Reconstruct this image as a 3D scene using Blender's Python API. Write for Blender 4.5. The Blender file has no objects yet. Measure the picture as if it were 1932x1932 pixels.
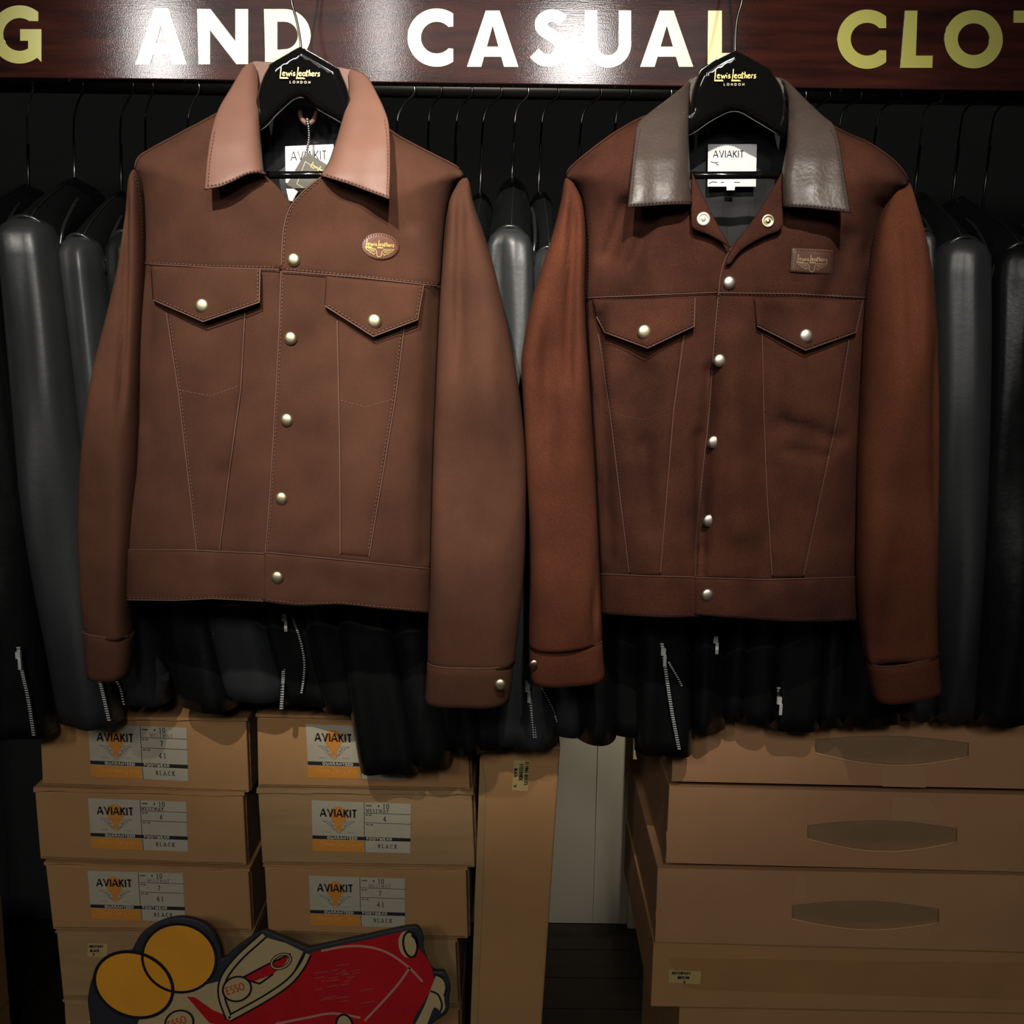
import bpy, math, random
import numpy as np
from mathutils import Matrix, Vector
from mathutils.geometry import delaunay_2d_cdt

random.seed(4); rng = np.random.RandomState(7)
S = bpy.context.scene
COL = S.collection

# ------------------------------------------------------------------ camera
FPX = 2025.0; CX = CY = 966.0
CAM = np.array([0.0, -1.32, 1.40])
PITCH = math.radians(10.0); ROLL = math.radians(0.75)
_X = np.array([1.0, 0, 0]); _F = np.array([0, math.cos(PITCH), -math.sin(PITCH)])
_U = np.array([0, math.sin(PITCH), math.cos(PITCH)])
X_ = _X*math.cos(ROLL)+_U*math.sin(ROLL); U_ = -_X*math.sin(ROLL)+_U*math.cos(ROLL)
cd = bpy.data.cameras.new('camera'); cam = bpy.data.objects.new('camera', cd); COL.objects.link(cam)
cd.sensor_width = 36.0; cd.sensor_fit = 'HORIZONTAL'; cd.lens = 36.0*FPX/1932.0
cd.clip_start = 0.01
M = Matrix.Identity(4)
for i in range(3):
    M[i][0] = X_[i]; M[i][1] = U_[i]; M[i][2] = -_F[i]; M[i][3] = CAM[i]
cam.matrix_world = M
S.camera = cam

def at(px, py, Y):
    """point in the world that lies on the upright plane y=Y along the sight line of a pixel"""
    px = np.atleast_1d(np.asarray(px, float)); py = np.atleast_1d(np.asarray(py, float))
    px, py = np.broadcast_arrays(px, py)
    a = (px-CX)/FPX; b = -(py-CY)/FPX
    d = a[:, None]*X_ + b[:, None]*U_ + _F
    t = (np.broadcast_to(Y, px.shape) - CAM[1])/d[:, 1]
    return CAM + t[:, None]*d
def at1(px, py, Y): return at(px, py, Y)[0]
def mpp(py, Y):
    """metres per pixel on plane Y at row py"""
    return float(np.linalg.norm(at1(CX+1, py, Y)-at1(CX, py, Y)))

# ------------------------------------------------------------------ world, lights, exposure
w = bpy.data.worlds.new('world'); S.world = w; w.use_nodes = True
bg = w.node_tree.nodes['Background']; bg.inputs[0].default_value = (1.0, 0.93, 0.85, 1); bg.inputs[1].default_value = 0.012
S.view_settings.view_transform = 'Standard'; S.view_settings.look = 'None'
S.view_settings.exposure = 0.0; S.view_settings.gamma = 1.0; S.view_settings.use_curve_mapping = False

def spot(name, loc, target, power, size, blend, radius, col=(1, .92, .82)):
    l = bpy.data.lights.new(name, 'SPOT'); l.energy = power; l.spot_size = math.radians(size); l.spot_blend = blend
    l.shadow_soft_size = radius; l.color = col
    o = bpy.data.objects.new(name, l); COL.objects.link(o); o.location = loc
    o.rotation_euler = (Vector(target)-Vector(loc)).to_track_quat('-Z', 'Y').to_euler(); return o
def area(name, loc, target, power, sx, sy, col=(1, .96, .92)):
    l = bpy.data.lights.new(name, 'AREA'); l.shape = 'RECTANGLE'; l.size = sx; l.size_y = sy; l.energy = power; l.color = col
    o = bpy.data.objects.new(name, l); COL.objects.link(o); o.location = loc
    o.rotation_euler = (Vector(target)-Vector(loc)).to_track_quat('-Z', 'Y').to_euler(); return o
# ceiling spots above the rail, one per display jacket
spot('ceiling_spot_lamp', (-0.36, -1.85, 2.70), (-0.25, 0.0, 1.52), 305, 28.5, 1.0, 0.02)
spot('ceiling_spot_lamp', (0.14, -1.85, 2.70), (0.15, 0.0, 1.50), 228, 28.5, 1.0, 0.02)
# ceiling lights further back in the shop (they mirror in the varnished sign): one long dim panel, three bright lamps
SIGN_Y = 0.10
def panel_lamp(px, py, L, sx, sy, power):
    p = at1(px, py, SIGN_Y+L); p[1] = SIGN_Y-L
    area('ceiling_panel_lamp', tuple(p), (p[0]*0.3, SIGN_Y, 1.5), power, sx, sy)
panel_lamp(800, 75, 3.1, 2.45, 0.40, 6.0)
panel_lamp(302, 95, 2.9, 0.15, 0.36, 10.0)
panel_lamp(722, 70, 2.9, 0.06, 0.42, 4.2)
panel_lamp(1085, 105, 2.9, 0.20, 0.30, 12)
# added light behind the rack, not a fitted lamp, brightens the white wall
spot('wall_fill_light', (0.52, 0.74, 1.0), (0.26, 1.05, 0.42), 11, 30, 0.5, 0.03)

# ------------------------------------------------------------------ materials
MATS = {}
def mk(name, col, rough=.8, metal=0., var=0., vs=12., vcol=None, bump=0., bs=300., bd=.001, stretch=(1, 1, 1), sheen=0., coat=0., spec=.5, rvar=0., detail=4., grain=0., gs=900.):
    if name in MATS: return MATS[name]
    m = bpy.data.materials.new(name); m.use_nodes = True; nt = m.node_tree; n = nt.nodes; lk = nt.links
    p = n['Principled BSDF']
    p.inputs['Base Color'].default_value = (*col, 1); p.inputs['Roughness'].default_value = rough
    p.inputs['Metallic'].default_value = metal; p.inputs['Specular IOR Level'].default_value = spec
    if sheen: p.inputs['Sheen Weight'].default_value = sheen; p.inputs['Sheen Roughness'].default_value = .5
    if coat: p.inputs['Coat Weight'].default_value = coat; p.inputs['Coat Roughness'].default_value = .06
    tc = n.new('ShaderNodeTexCoord'); mp = n.new('ShaderNodeMapping'); mp.inputs['Scale'].default_value = stretch
    lk.new(tc.outputs['Object'], mp.inputs['Vector'])
    if var or vcol or rvar:
        no = n.new('ShaderNodeTexNoise'); no.inputs['Scale'].default_value = vs; no.inputs['Detail'].default_value = detail
        lk.new(mp.outputs[0], no.inputs['Vector'])
        if var or vcol:
            mx = n.new('ShaderNodeMix'); mx.data_type = 'RGBA'
            c2 = vcol if vcol else tuple(c*(1-var) for c in col)
            c1 = col if vcol else tuple(min(1, c*(1+var)) for c in col)
            mx.inputs[6].default_value = (*c1, 1); mx.inputs[7].default_value = (*c2, 1)
            mr = n.new('ShaderNodeMapRange'); mr.inputs['From Min'].default_value = .32; mr.inputs['From Max'].default_value = .68
            lk.new(no.outputs['Fac'], mr.inputs['Value']); lk.new(mr.outputs[0], mx.inputs[0]); lk.new(mx.outputs[2], p.inputs['Base Color'])
            if grain:
                ng = n.new('ShaderNodeTexNoise'); ng.inputs['Scale'].default_value = gs; ng.inputs['Detail'].default_value = 3; lk.new(mp.outputs[0], ng.inputs['Vector'])
                g = n.new('ShaderNodeMapRange'); g.inputs['From Min'].default_value = .3; g.inputs['From Max'].default_value = .7; g.inputs['To Min'].default_value = 1-grain; g.inputs['To Max'].default_value = 1+grain
                lk.new(ng.outputs['Fac'], g.inputs['Value']); vm = n.new('ShaderNodeVectorMath'); vm.operation = 'SCALE'; lk.new(mx.outputs[2], vm.inputs[0]); lk.new(g.outputs[0], vm.inputs['Scale']); lk.new(vm.outputs[0], p.inputs['Base Color'])
        if rvar:
            m2 = n.new('ShaderNodeMapRange'); m2.inputs['From Min'].default_value = .3; m2.inputs['From Max'].default_value = .7
            m2.inputs['To Min'].default_value = max(.02, rough-rvar); m2.inputs['To Max'].default_value = rough+rvar
            lk.new(no.outputs['Fac'], m2.inputs['Value']); lk.new(m2.outputs[0], p.inputs['Roughness'])
    if bump:
        nb = n.new('ShaderNodeTexNoise'); nb.inputs['Scale'].default_value = bs; nb.inputs['Detail'].default_value = 3
        lk.new(mp.outputs[0], nb.inputs['Vector'])
        bp = n.new('ShaderNodeBump'); bp.inputs['Strength'].default_value = bump; bp.inputs['Distance'].default_value = bd
        lk.new(nb.outputs['Fac'], bp.inputs['Height']); lk.new(bp.outputs[0], p.inputs['Normal'])
    MATS[name] = m; return m

SUEDE_L = mk('brown_nubuck', (.082, .0345, .0205), .92, vcol=(.057, .0245, .0150), vs=14, detail=7, bump=.3, bs=900, bd=.0006, spec=.12, grain=.12)
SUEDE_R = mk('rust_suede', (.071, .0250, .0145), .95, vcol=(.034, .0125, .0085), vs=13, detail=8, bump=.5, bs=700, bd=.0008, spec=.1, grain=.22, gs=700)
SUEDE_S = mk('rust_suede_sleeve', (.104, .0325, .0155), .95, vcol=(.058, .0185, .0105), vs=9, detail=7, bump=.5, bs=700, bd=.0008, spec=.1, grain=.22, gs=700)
TAN = mk('tan_leather', (.185, .090, .062), .58, var=.05, vs=20, bump=.12, bs=500, bd=.0004)
DARKL = mk('dark_brown_leather', (.058, .042, .034), .48, var=.2, vs=30, bump=.5, bs=230, bd=.0010, rvar=.1)
STITCH_C = mk('russet_thread', (.085, .030, .020), .8)
STITCH_D = mk('dark_thread', (.035, .012, .008), .8)
STITCH_M = mk('brown_thread', (.125, .060, .040), .8)
EDGE_L = mk('lit_edge_leather', (.115, .053, .034), .8)  # paler than the leather: light caught by seam edges, put into the colour
EDGE_R = mk('lit_edge_suede', (.092, .039, .025), .9)  # paler suede tone painting in the light on seam edges
LINING = mk('black_satin_lining', (.014, .015, .018), .45, bump=.3, bs=18, bd=.004)
LINING_R = mk('charcoal_lining', (.0070, .0085, .0095), .75, bump=.15, bs=25, bd=.003)
BLK = mk('black_leather', (.0040, .0046, .0048), .36, var=.2, vs=30, bump=.3, bs=160, bd=.0008, rvar=.07)
BLK2 = mk('black_leather_lit', (.020, .0225, .0235), .46, var=.15, vs=20, bump=.25, bs=120, bd=.0008, rvar=.06)  # greyer copy of the black leather: sleeve highlights put into its colour
PIPE = mk('black_leather_piping', (.012, .013, .013), .22)
GLOSS = mk('black_lacquer', (.004, .004, .004), .10, bump=.1, bs=40, bd=.0006, coat=.5)
STEEL = mk('steel_wire', (.45, .44, .42), .3, metal=1.)
DSTEEL = mk('dark_steel_wire', (.10, .097, .094), .35, metal=1.)
BRASS = mk('pale_brass', (.86, .76, .48), .38, metal=1.)
NICKEL = mk('nickel', (.80, .74, .62), .38, metal=1.)
COPPER = mk('bronze_snap', (.42, .26, .20), .3, metal=1.)
ZIP = mk('zip_teeth', (.75, .75, .72), .4, metal=.4)
WHITE = mk('white_woven_label', (.80, .80, .80), .8)
INK = mk('black_ink', (.012, .010, .012), .7)
GREYINK = mk('grey_ink', (.24, .22, .18), .8)
PAPER = mk('sticker_paper', (.42, .385, .28), .7, var=.04, vs=40)
ORANGE = mk('orange_print', (.60, .23, .025), .7)
SCRIPTINK = mk('pale_orange_ink', (.68, .36, .10), .8)
CREAMINK = mk('white_print', (.55, .50, .38), .8)
GOLD = mk('gold_foil', (.95, .70, .25), .3, metal=.6)
DULLGOLD = mk('dull_gold_foil', (.42, .28, .17), .45, metal=.5)
CARD = mk('kraft_cardboard', (.38, .20, .075), .8, var=.07, vs=7, bump=.12, bs=60, bd=.001)
CARD2 = mk('greyish_kraft_cardboard', (.33, .20, .084), .85, var=.08, vs=9, bump=.15, bs=80, bd=.001, stretch=(1, 1, 6))
CARD3 = mk('pinkish_kraft_cardboard', (.39, .205, .094), .75, var=.07, vs=6, bump=.1, bs=60, bd=.001)
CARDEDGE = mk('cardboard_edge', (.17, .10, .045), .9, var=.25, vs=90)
TAPE = mk('brown_packing_tape', (.35, .185, .068), .38, var=.05, vs=15)
MASKING = mk('masking_tape_label', (.44, .33, .12), .8, var=.05, vs=40)
GREYTAG = mk('grey_card_tag', (.10, .096, .078), .6)
WALLW = mk('white_wall_paint', (.52, .48, .36), .7, var=.04, vs=4)
WALLB = mk('wall_black', (.010, .010, .010), .9)  # flat black on the upper and left back panels
FLOORM = mk('dark_stained_planks', (.020, .012, .008), .5, vcol=(.010, .006, .004), vs=6, stretch=(1, 9, 9), bump=.2, bs=60)
RAILM = mk('rail_black_steel', (.03, .028, .026), .4, metal=.7)

def wood_sign():
    m = bpy.data.materials.new('varnished_mahogany'); m.use_nodes = True; nt = m.node_tree; n = nt.nodes; lk = nt.links; p = n['Principled BSDF']
    tc = n.new('ShaderNodeTexCoord'); mp = n.new('ShaderNodeMapping'); mp.inputs['Scale'].default_value = (2.2, 8, 22); lk.new(tc.outputs['Object'], mp.inputs['Vector'])
    no = n.new('ShaderNodeTexNoise'); no.inputs['Scale'].default_value = 3.2; no.inputs['Detail'].default_value = 8; lk.new(mp.outputs[0], no.inputs['Vector'])
    cr = n.new('ShaderNodeValToRGB'); e = cr.color_ramp.elements; e[0].position = .3; e[0].color = (.014, .006, .0055, 1); e[1].position = .72; e[1].color = (.055, .0145, .010, 1)
    lk.new(no.outputs['Fac'], cr.inputs[0]); lk.new(cr.outputs[0], p.inputs['Base Color'])
    p.inputs['Roughness'].default_value = .07; p.inputs['Specular IOR Level'].default_value = .28
    # brush-marked, speckled varnish
    n2 = n.new('ShaderNodeTexNoise'); n2.inputs['Scale'].default_value = 700; n2.inputs['Detail'].default_value = 2; lk.new(tc.outputs['Object'], n2.inputs['Vector'])
    mp3 = n.new('ShaderNodeMapping'); mp3.inputs['Scale'].default_value = (14, 14, 190); lk.new(tc.outputs['Object'], mp3.inputs['Vector'])
    n3 = n.new('ShaderNodeTexNoise'); n3.inputs['Scale'].default_value = 3; n3.inputs['Detail'].default_value = 3; lk.new(mp3.outputs[0], n3.inputs['Vector'])
    ad = n.new('ShaderNodeMath'); ad.operation = 'ADD'; lk.new(n2.outputs['Fac'], ad.inputs[0]); lk.new(n3.outputs['Fac'], ad.inputs[1])
    bp = n.new('ShaderNodeBump'); bp.inputs['Strength'].default_value = .14; bp.inputs['Distance'].default_value = .00025; lk.new(ad.outputs[0], bp.inputs['Height']); lk.new(bp.outputs[0], p.inputs['Normal'])
    return m
SIGNW = wood_sign()
LETTER = mk('yellow_gilt_letter', (.86, .83, .20), .14, metal=.2, spec=.9, coat=1.)
LETTER.node_tree.nodes['Principled BSDF'].inputs['Coat IOR'].default_value = 3.6; LETTER.node_tree.nodes['Principled BSDF'].inputs['Coat Roughness'].default_value = .12

# ------------------------------------------------------------------ objects, tags
def link(o, parent=None):
    COL.objects.link(o)
    if parent is not None: o.parent = parent
    return o
def thing(name, label, cat, loc=(0, 0, 0), group=None):
    o = bpy.data.objects.new(name, None); o.empty_display_size = .05; COL.objects.link(o)
    o.location = tuple(float(v) for v in loc); o['label'] = label; o['category'] = cat
    if group: o['group'] = group
    return o
def root_loc(p):
    v = np.zeros(3)
    while p is not None:
        v += np.array(p.location[:]); p = p.parent
    return v
def obj(name, V, F, m, parent=None, smooth=True, label=None, kind=None, loc=None):
    V = np.asarray(V, float).reshape(-1, 3)
    if parent is not None:
        V = V-root_loc(parent); own = (0, 0, 0)
    else:
        own = np.array([V[:, 0].mean(), V[:, 1].mean(), V[:, 2].min()]) if loc is None else np.array(loc); V = V-own
    me = bpy.data.meshes.new(name); me.from_pydata(V.tolist(), [], [tuple(int(i) for i in f) for f in F]); me.update()
    if m is not None: me.materials.append(m)
    if smooth: me.polygons.foreach_set('use_smooth', [True]*len(me.polygons))
    o = bpy.data.objects.new(name, me); o.location = tuple(float(x) for x in own)
    link(o, parent)
    if label: o['label'] = label
    if kind: o['kind'] = kind
    return o
def tag(o, label, cat, group=None):
    o['label'] = label; o['category'] = cat
    if group: o['group'] = group
    return o
class MB:
    """collects pieces of geometry for ONE mesh"""
    def __init__(s): s.V = []; s.F = []; s.n = 0
    def add(s, V, F):
        V = np.asarray(V, float).reshape(-1, 3)
        s.V.append(V); s.F += [tuple(i+s.n for i in f) for f in F]; s.n += len(V); return s
    def box(s, lo, hi):
        x0, y0, z0 = lo; x1, y1, z1 = hi
        return s.add([(x0, y0, z0), (x1, y0, z0), (x1, y1, z0), (x0, y1, z0), (x0, y0, z1), (x1, y0, z1), (x1, y1, z1), (x0, y1, z1)],
                     [(0, 3, 2, 1), (4, 5, 6, 7), (0, 1, 5, 4), (1, 2, 6, 5), (2, 3, 7, 6), (3, 0, 4, 7)])
    def prism(s, quad, Y0, depth):
        """front outline given in pixels on plane Y0, pushed straight back by depth"""
        q = np.array(quad, float); A = at(q[:, 0], q[:, 1], Y0); B = A+np.array([0, depth, 0]); k = len(q)
        F = [tuple(range(k-1, -1, -1)), tuple(range(k, 2*k))] + [(i, (i+1) % k, k+(i+1) % k, k+i) for i in range(k)]
        return s.add(np.vstack([A, B]), F)
    def tube(s, P, r, seg=8, cap=True):
        P = np.asarray(P, float); k = len(P); r = np.broadcast_to(r, (k,))
        T = np.gradient(P, axis=0); T /= np.linalg.norm(T, axis=1)[:, None]+1e-12
        up = np.array([0, -1.0, 0.05])
        V = []
        for i in range(k):
            a = np.cross(T[i], up); 
            if np.linalg.norm(a) < 1e-3: a = np.cross(T[i], [1, 0, 0])
            a /= np.linalg.norm(a); b = np.cross(T[i], a)
            th = np.arange(seg)*2*math.pi/seg
            V.append(P[i]+r[i]*(np.cos(th)[:, None]*a+np.sin(th)[:, None]*b))
        F = [(i*seg+j, i*seg+(j+1) % seg, (i+1)*seg+(j+1) % seg, (i+1)*seg+j) for i in range(k-1) for j in range(seg)]
        if cap: F += [tuple(range(seg-1, -1, -1)), tuple((k-1)*seg+j for j in range(seg))]
        return s.add(np.vstack(V), F)
    def rings(s, R, cap0=True, cap1=True):
        R = [np.asarray(r, float) for r in R]; k = len(R); seg = len(R[0])
        F = [(i*seg+j, i*seg+(j+1) % seg, (i+1)*seg+(j+1) % seg, (i+1)*seg+j) for i in range(k-1) for j in range(seg)]
        if cap0: F.append(tuple(range(seg-1, -1, -1)))
        if cap1: F.append(tuple((k-1)*seg+j for j in range(seg)))
        return s.add(np.vstack(R), F)
    def lathe(s, c, prof, seg=20, axis=(0, -1, 0)):
        """profile of (radius, height along axis)"""
        ax = np.array(axis, float); ax /= np.linalg.norm(ax); a = np.cross(ax, [0, 0, 1.0])
        if np.linalg.norm(a) < 1e-3: a = np.array([1.0, 0, 0])
        a /= np.linalg.norm(a); b = np.cross(ax, a); th = np.arange(seg)*2*math.pi/seg
        R = [np.array(c)+h*ax+r*(np.cos(th)[:, None]*a+np.sin(th)[:, None]*b) for r, h in prof]
        return s.rings(R)
    def build(s, name, m, parent=None, smooth=True, **k):
        return obj(name, np.vstack(s.V), s.F, m, parent, smooth, **k)

def bevel(o, wd=.0015, seg=2):
    md = o.modifiers.new('bevel', 'BEVEL'); md.width = wd; md.segments = seg; md.limit_method = 'ANGLE'; md.angle_limit = math.radians(40); return o

# ------------------------------------------------------------------ 2D pixel geometry
def spl(pts, step=6.0):
    """smooth open curve through pixel points"""
    P = np.array(pts, float)
    if len(P) < 3: return P
    Q = np.vstack([2*P[0]-P[1], P, 2*P[-1]-P[-2]]); out = []
    for i in range(1, len(Q)-2):
        n = max(2, int(np.linalg.norm(Q[i+1]-Q[i])/step)); t = (np.arange(n)/n)[:, None]
        p0, p1, p2, p3 = Q[i-1], Q[i], Q[i+1], Q[i+2]
        out.append(.5*((2*p1)+(-p0+p2)*t+(2*p0-5*p1+4*p2-p3)*t**2+(-p0+3*p1-3*p2+p3)*t**3))
    out.append(P[-1:]); return np.vstack(out)
def cat(*segs): return np.vstack([np.array(s, float) for s in segs])
def dens(poly, step, closed=True):
    P = np.array(poly, float); out = []; k = len(P)
    for i in range(k if closed else k-1):
        a, b = P[i], P[(i+1) % k]; L = np.linalg.norm(b-a)
        if L < 1e-6: continue
        n = max(1, int(round(L/step))); out.append(a+(b-a)*(np.arange(n)/n)[:, None])
    if not closed: out.append(P[-1:])
    return np.vstack(out)
def inside(P, poly):
    x, y = P[:, 0], P[:, 1]; r = np.zeros(len(P), bool); Q = np.roll(poly, -1, 0)
    for (x0, y0), (x1, y1) in zip(poly, Q):
        if y0 == y1: continue
        c = (y0 > y) != (y1 > y); r ^= c & (x < (x1-x0)*(y-y0)/(y1-y0)+x0)
    return r
def pdist(P, line, closed=False):
    L = np.array(line, float)
    if closed: L = np.vstack([L, L[:1]])
    d = np.full(len(P), 1e9)
    for a, b in zip(L[:-1], L[1:]):
        ab = b-a; q = float(ab@ab)
        if q < 1e-9: continue
        t = np.clip(((P-a)@ab)/q, 0, 1); d = np.minimum(d, np.hypot(*(P-a-t[:, None]*ab).T))
    return d
def sheet_geo(poly, res=9.0, border=(2.5, 7.0), holes=()):
    B = dens(poly, min(res, 7.0)); polys = [B]+[dens(h, min(res, 7.0)) for h in holes]
    x0, y0 = B.min(0); x1, y1 = B.max(0)
    gx, gy = np.meshgrid(np.arange(x0+res/2, x1, res), np.arange(y0+res/2, y1, res)); G = np.c_[gx.ravel(), gy.ravel()]
    ins = inside(G, B)
    for h in polys[1:]: ins &= ~inside(G, h)
    G = G[ins]
    if len(G):
        dd = np.min([pdist(G, p, True) for p in polys], 0); G = G[dd > (border[-1]+res*.45 if border else res*.4)]
    extra = []
    area2 = np.sum(B[:, 0]*np.roll(B[:, 1], -1)-np.roll(B[:, 0], -1)*B[:, 1]); sg = 1 if area2 > 0 else -1
    for off in border:
        T = np.roll(B, -1, 0)-np.roll(B, 1, 0); T /= np.linalg.norm(T, axis=1)[:, None]+1e-9
        I = B+sg*off*np.c_[-T[:, 1], T[:, 0]]; I = I[inside(I, B)]
        if len(I): I = I[pdist(I, B, True) > off*.8]
        extra.append(I)
    pts = np.vstack(polys+extra+[G]); edges = []; k = 0
    for p in polys:
        n = len(p); edges += [(k+i, k+(i+1) % n) for i in range(n)]; k += n
    vo, eo, fo, *_ = delaunay_2d_cdt([Vector((float(a), float(b))) for a, b in pts], edges, [], 1, .01)
    P = np.array([(v.x, v.y) for v in vo]); F = [tuple(f) for f in fo]
    C = np.array([P[list(f)].mean(0) for f in F]); ok = inside(C, B)
    for h in polys[1:]: ok &= ~inside(C, h)
    F = [f for f, g in zip(F, ok) if g]
    # face the viewer: pixel y points down
    R = []
    for f in F:
        a, b, c = P[f[0]], P[f[1]], P[f[2]]
        R.append(f if (b[0]-a[0])*(c[1]-a[1])-(b[1]-a[1])*(c[0]-a[0]) < 0 else f[::-1])
    return P, R, B
def sheet(name, poly, depth, m, parent, res=9.0, thick=.002, roll=.0025, rw=4.0, holes=(), border=(2.5, 7.0), smooth=True, back=False, **k):
    """panel of material: outline in pixels, depth(P) -> world Y of its face, edges rolled back"""
    if border == () and thick < .001: smooth = False
    P, F, B = sheet_geo(poly, res, border, holes)
    Y = depth(P) if callable(depth) else np.full(len(P), float(depth))
    if roll: Y = Y+roll*np.exp(-pdist(P, B, True)/rw)
    V = at(P[:, 0], P[:, 1], Y)
    if back: F = [f[::-1] for f in F]
    o = obj(name, V, F, m, parent, smooth, **k)
    if thick:
        md = o.modifiers.new('thickness', 'SOLIDIFY'); md.thickness = thick; md.offset = -1
    return o
def noise2(seed, scale, n=14, ax=1., ay=1.):
    r = np.random.RandomState(seed); th = r.rand(n)*2*math.pi; kk = (.5+r.rand(n))*2*math.pi/scale; ph = r.rand(n)*6.28; a = r.rand(n)+.3; a /= math.sqrt((a*a).sum()/2)
    return lambda P: sum(a[i]*np.sin(kk[i]*(ax*math.cos(th[i])*P[:, 0]+ay*math.sin(th[i])*P[:, 1])+ph[i]) for i in range(n))/1.6
def sst(x, a, b): t = np.clip((x-a)/(b-a), 0, 1); return t*t*(3-2*t)

# ------------------------------------------------------------------ ribbons and lettering
def ribbon2(lines, wd):
    V = []; F = []
    for L in lines:
        L = np.array(L, float)
        if len(L) < 2: continue
        T = np.gradient(L, axis=0); n = len(L)
        d = np.diff(L, axis=0); d /= np.linalg.norm(d, axis=1)[:, None]+1e-9
        nor = np.c_[-d[:, 1], d[:, 0]]
        N = np.zeros_like(L); N[0] = nor[0]; N[-1] = nor[-1]
        closed = np.linalg.norm(L[0]-L[-1]) < 1e-6
        for i in range(1, n-1):
            s = nor[i-1]+nor[i]; q = s@s; N[i] = s*2/q if q > .5 else nor[i]
        if closed:
            s = nor[-1]+nor[0]; q = s@s
            if q > .5: N[0] = N[-1] = s*2/q
        k = len(V)
        for i in range(n): V += [L[i]-N[i]*wd/2, L[i]+N[i]*wd/2]
        F += [(k+2*i, k+2*i+2, k+2*i+3, k+2*i+1) for i in range(n-1)]
    return np.array(V), F
def orient(P, F):
    R = []
    for f in F:
        q = P[list(f)]; a = np.sum(q[:, 0]*np.roll(q[:, 1], -1)-np.roll(q[:, 0], -1)*q[:, 1]); R.append(f if a < 0 else f[::-1])
    return R
def flat(name, V2, F, depth, m, parent, lift=0.0, **k):
    Y = (depth(V2) if callable(depth) else np.full(len(V2), float(depth)))-lift
    return obj(name, at(V2[:, 0], V2[:, 1], Y), orient(V2, F), m, parent, False, **k)
def arc(cx, cy, r, a0, a1, n=14, ry=None):
    t = np.radians(np.linspace(a0, a1, n)); return np.c_[cx+r*np.cos(t), cy+(ry or r)*np.sin(t)]
_a = lambda cx, cy, r, a0, a1, ry=None, n=9: [tuple(p) for p in arc(cx, cy, r, a0, a1, n, ry)]
# capitals on a unit-height box, y up
GLY = {
 'A': (.86, [[(0, 0), (.43, 1), (.86, 0)], [(.16, .33), (.70, .33)]]), 'V': (.82, [[(0, 1), (.41, 0), (.82, 1)]]), 'I': (.10, [[(.05, 0), (.05, 1)]]),
 'K': (.68, [[(.05, 0), (.05, 1)], [(.66, 1), (.07, .45)], [(.22, .58), (.68, 0)]]), 'T': (.66, [[(0, .95), (.66, .95)], [(.33, 0), (.33, .95)]]),
 'G': (.86, [_a(.45, .5, .42, 45, 360, .47, 14)+[(.87, .5), (.5, .5)]]), 'U': (.72, [[(.05, 1), (.05, .36)]+_a(.36, .36, .31, 180, 360, .33)+[(.67, 1)]]),
 'R': (.66, [[(.05, 0), (.05, .96), (.34, .96)]+_a(.34, .72, .25, 80, -80, .24)+[(.05, .47)], [(.30, .46), (.64, 0)]]),
 'N': (.76, [[(.05, 0), (.05, 1)], [(.05, 1), (.71, 0)], [(.71, 0), (.71, 1)]]), 'E': (.58, [[(.58, .95), (.05, .95), (.05, .05), (.58, .05)], [(.05, .5), (.5, .5)]]),
 'D': (.76, [[(.05, .05), (.05, .95), (.3, .95)]+_a(.3, .5, .42, 85, -85, .45)+[(.05, .05)]]), 'F': (.55, [[(.55, .95), (.05, .95), (.05, 0)], [(.05, .5), (.48, .5)]]),
 'O': (.92, [_a(.46, .5, .42, 0, 360, .46, 20)]), 'W': (1.1, [[(0, 1), (.28, 0), (.55, .85), (.82, 0), (1.1, 1)]]), 'S': (.58, [_a(.29, .73, .24, 40, 250, .23)+_a(.29, .27, .25, 80, -140, .24)]),
 'Y': (.72, [[(0, 1), (.36, .48), (.72, 1)], [(.36, .48), (.36, 0)]]), 'B': (.64, [[(.05, .05), (.05, .95), (.32, .95)]+_a(.32, .74, .22, 80, -80, .21)+[(.05, .52)], [(.30, .52)]+_a(.34, .28, .25, 80, -80, .23)+[(.05, .05)]]),
 'L': (.52, [[(.05, 1), (.05, .05), (.52, .05)]]), 'C': (.80, [_a(.46, .5, .42, 45, 315, .46, 14)]), 'M': (.9, [[(.05, 0), (.1, 1), (.45, .2), (.8, 1), (.85, 0)]]),
 'H': (.72, [[(.05, 0), (.05, 1)], [(.67, 0), (.67, 1)], [(.05, .5), (.67, .5)]]), 'Z': (.62, [[(0, .95), (.6, .95), (0, .05), (.62, .05)]]), 'P': (.6, [[(.05, 0), (.05, .95), (.34, .95)]+_a(.34, .7, .24, 80, -80, .25)+[(.05, .45)]]),
 '1': (.4, [[(.05, .8), (.24, 1), (.24, 0)]]), '0': (.62, [_a(.31, .5, .27, 0, 360, .48, 18)]), '7': (.58, [[(0, .96), (.56, .96), (.22, 0)]]), '4': (.62, [[(.44, 0), (.44, 1), (0, .3), (.62, .3)]]),
 '6': (.58, [[(.48, .96), (.18, .62), (.06, .3)]+_a(.29, .28, .24, 180, -170, .26, 14)]), "'": (.1, [[(.05, 1), (.05, .75)]]), '#': (.5, [[(.12, .1), (.2, .9)], [(.35, .1), (.43, .9)], [(0, .35), (.5, .35)], [(.03, .65), (.52, .65)]]),
}
SERIF = {'W': [(0, 1), (1.1, 1)], 'T': [(.33, 0)], 'A': [(0, 0), (.86, 0)], 'Y': [(.36, 0), (0, 1), (.72, 1)], '1': [(.24, 0)], '4': [(.44, 0)], 'K': [(.05, 0), (.05, 1), (.66, 1), (.68, 0)], 'L': [(.05, 1)]}
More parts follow.
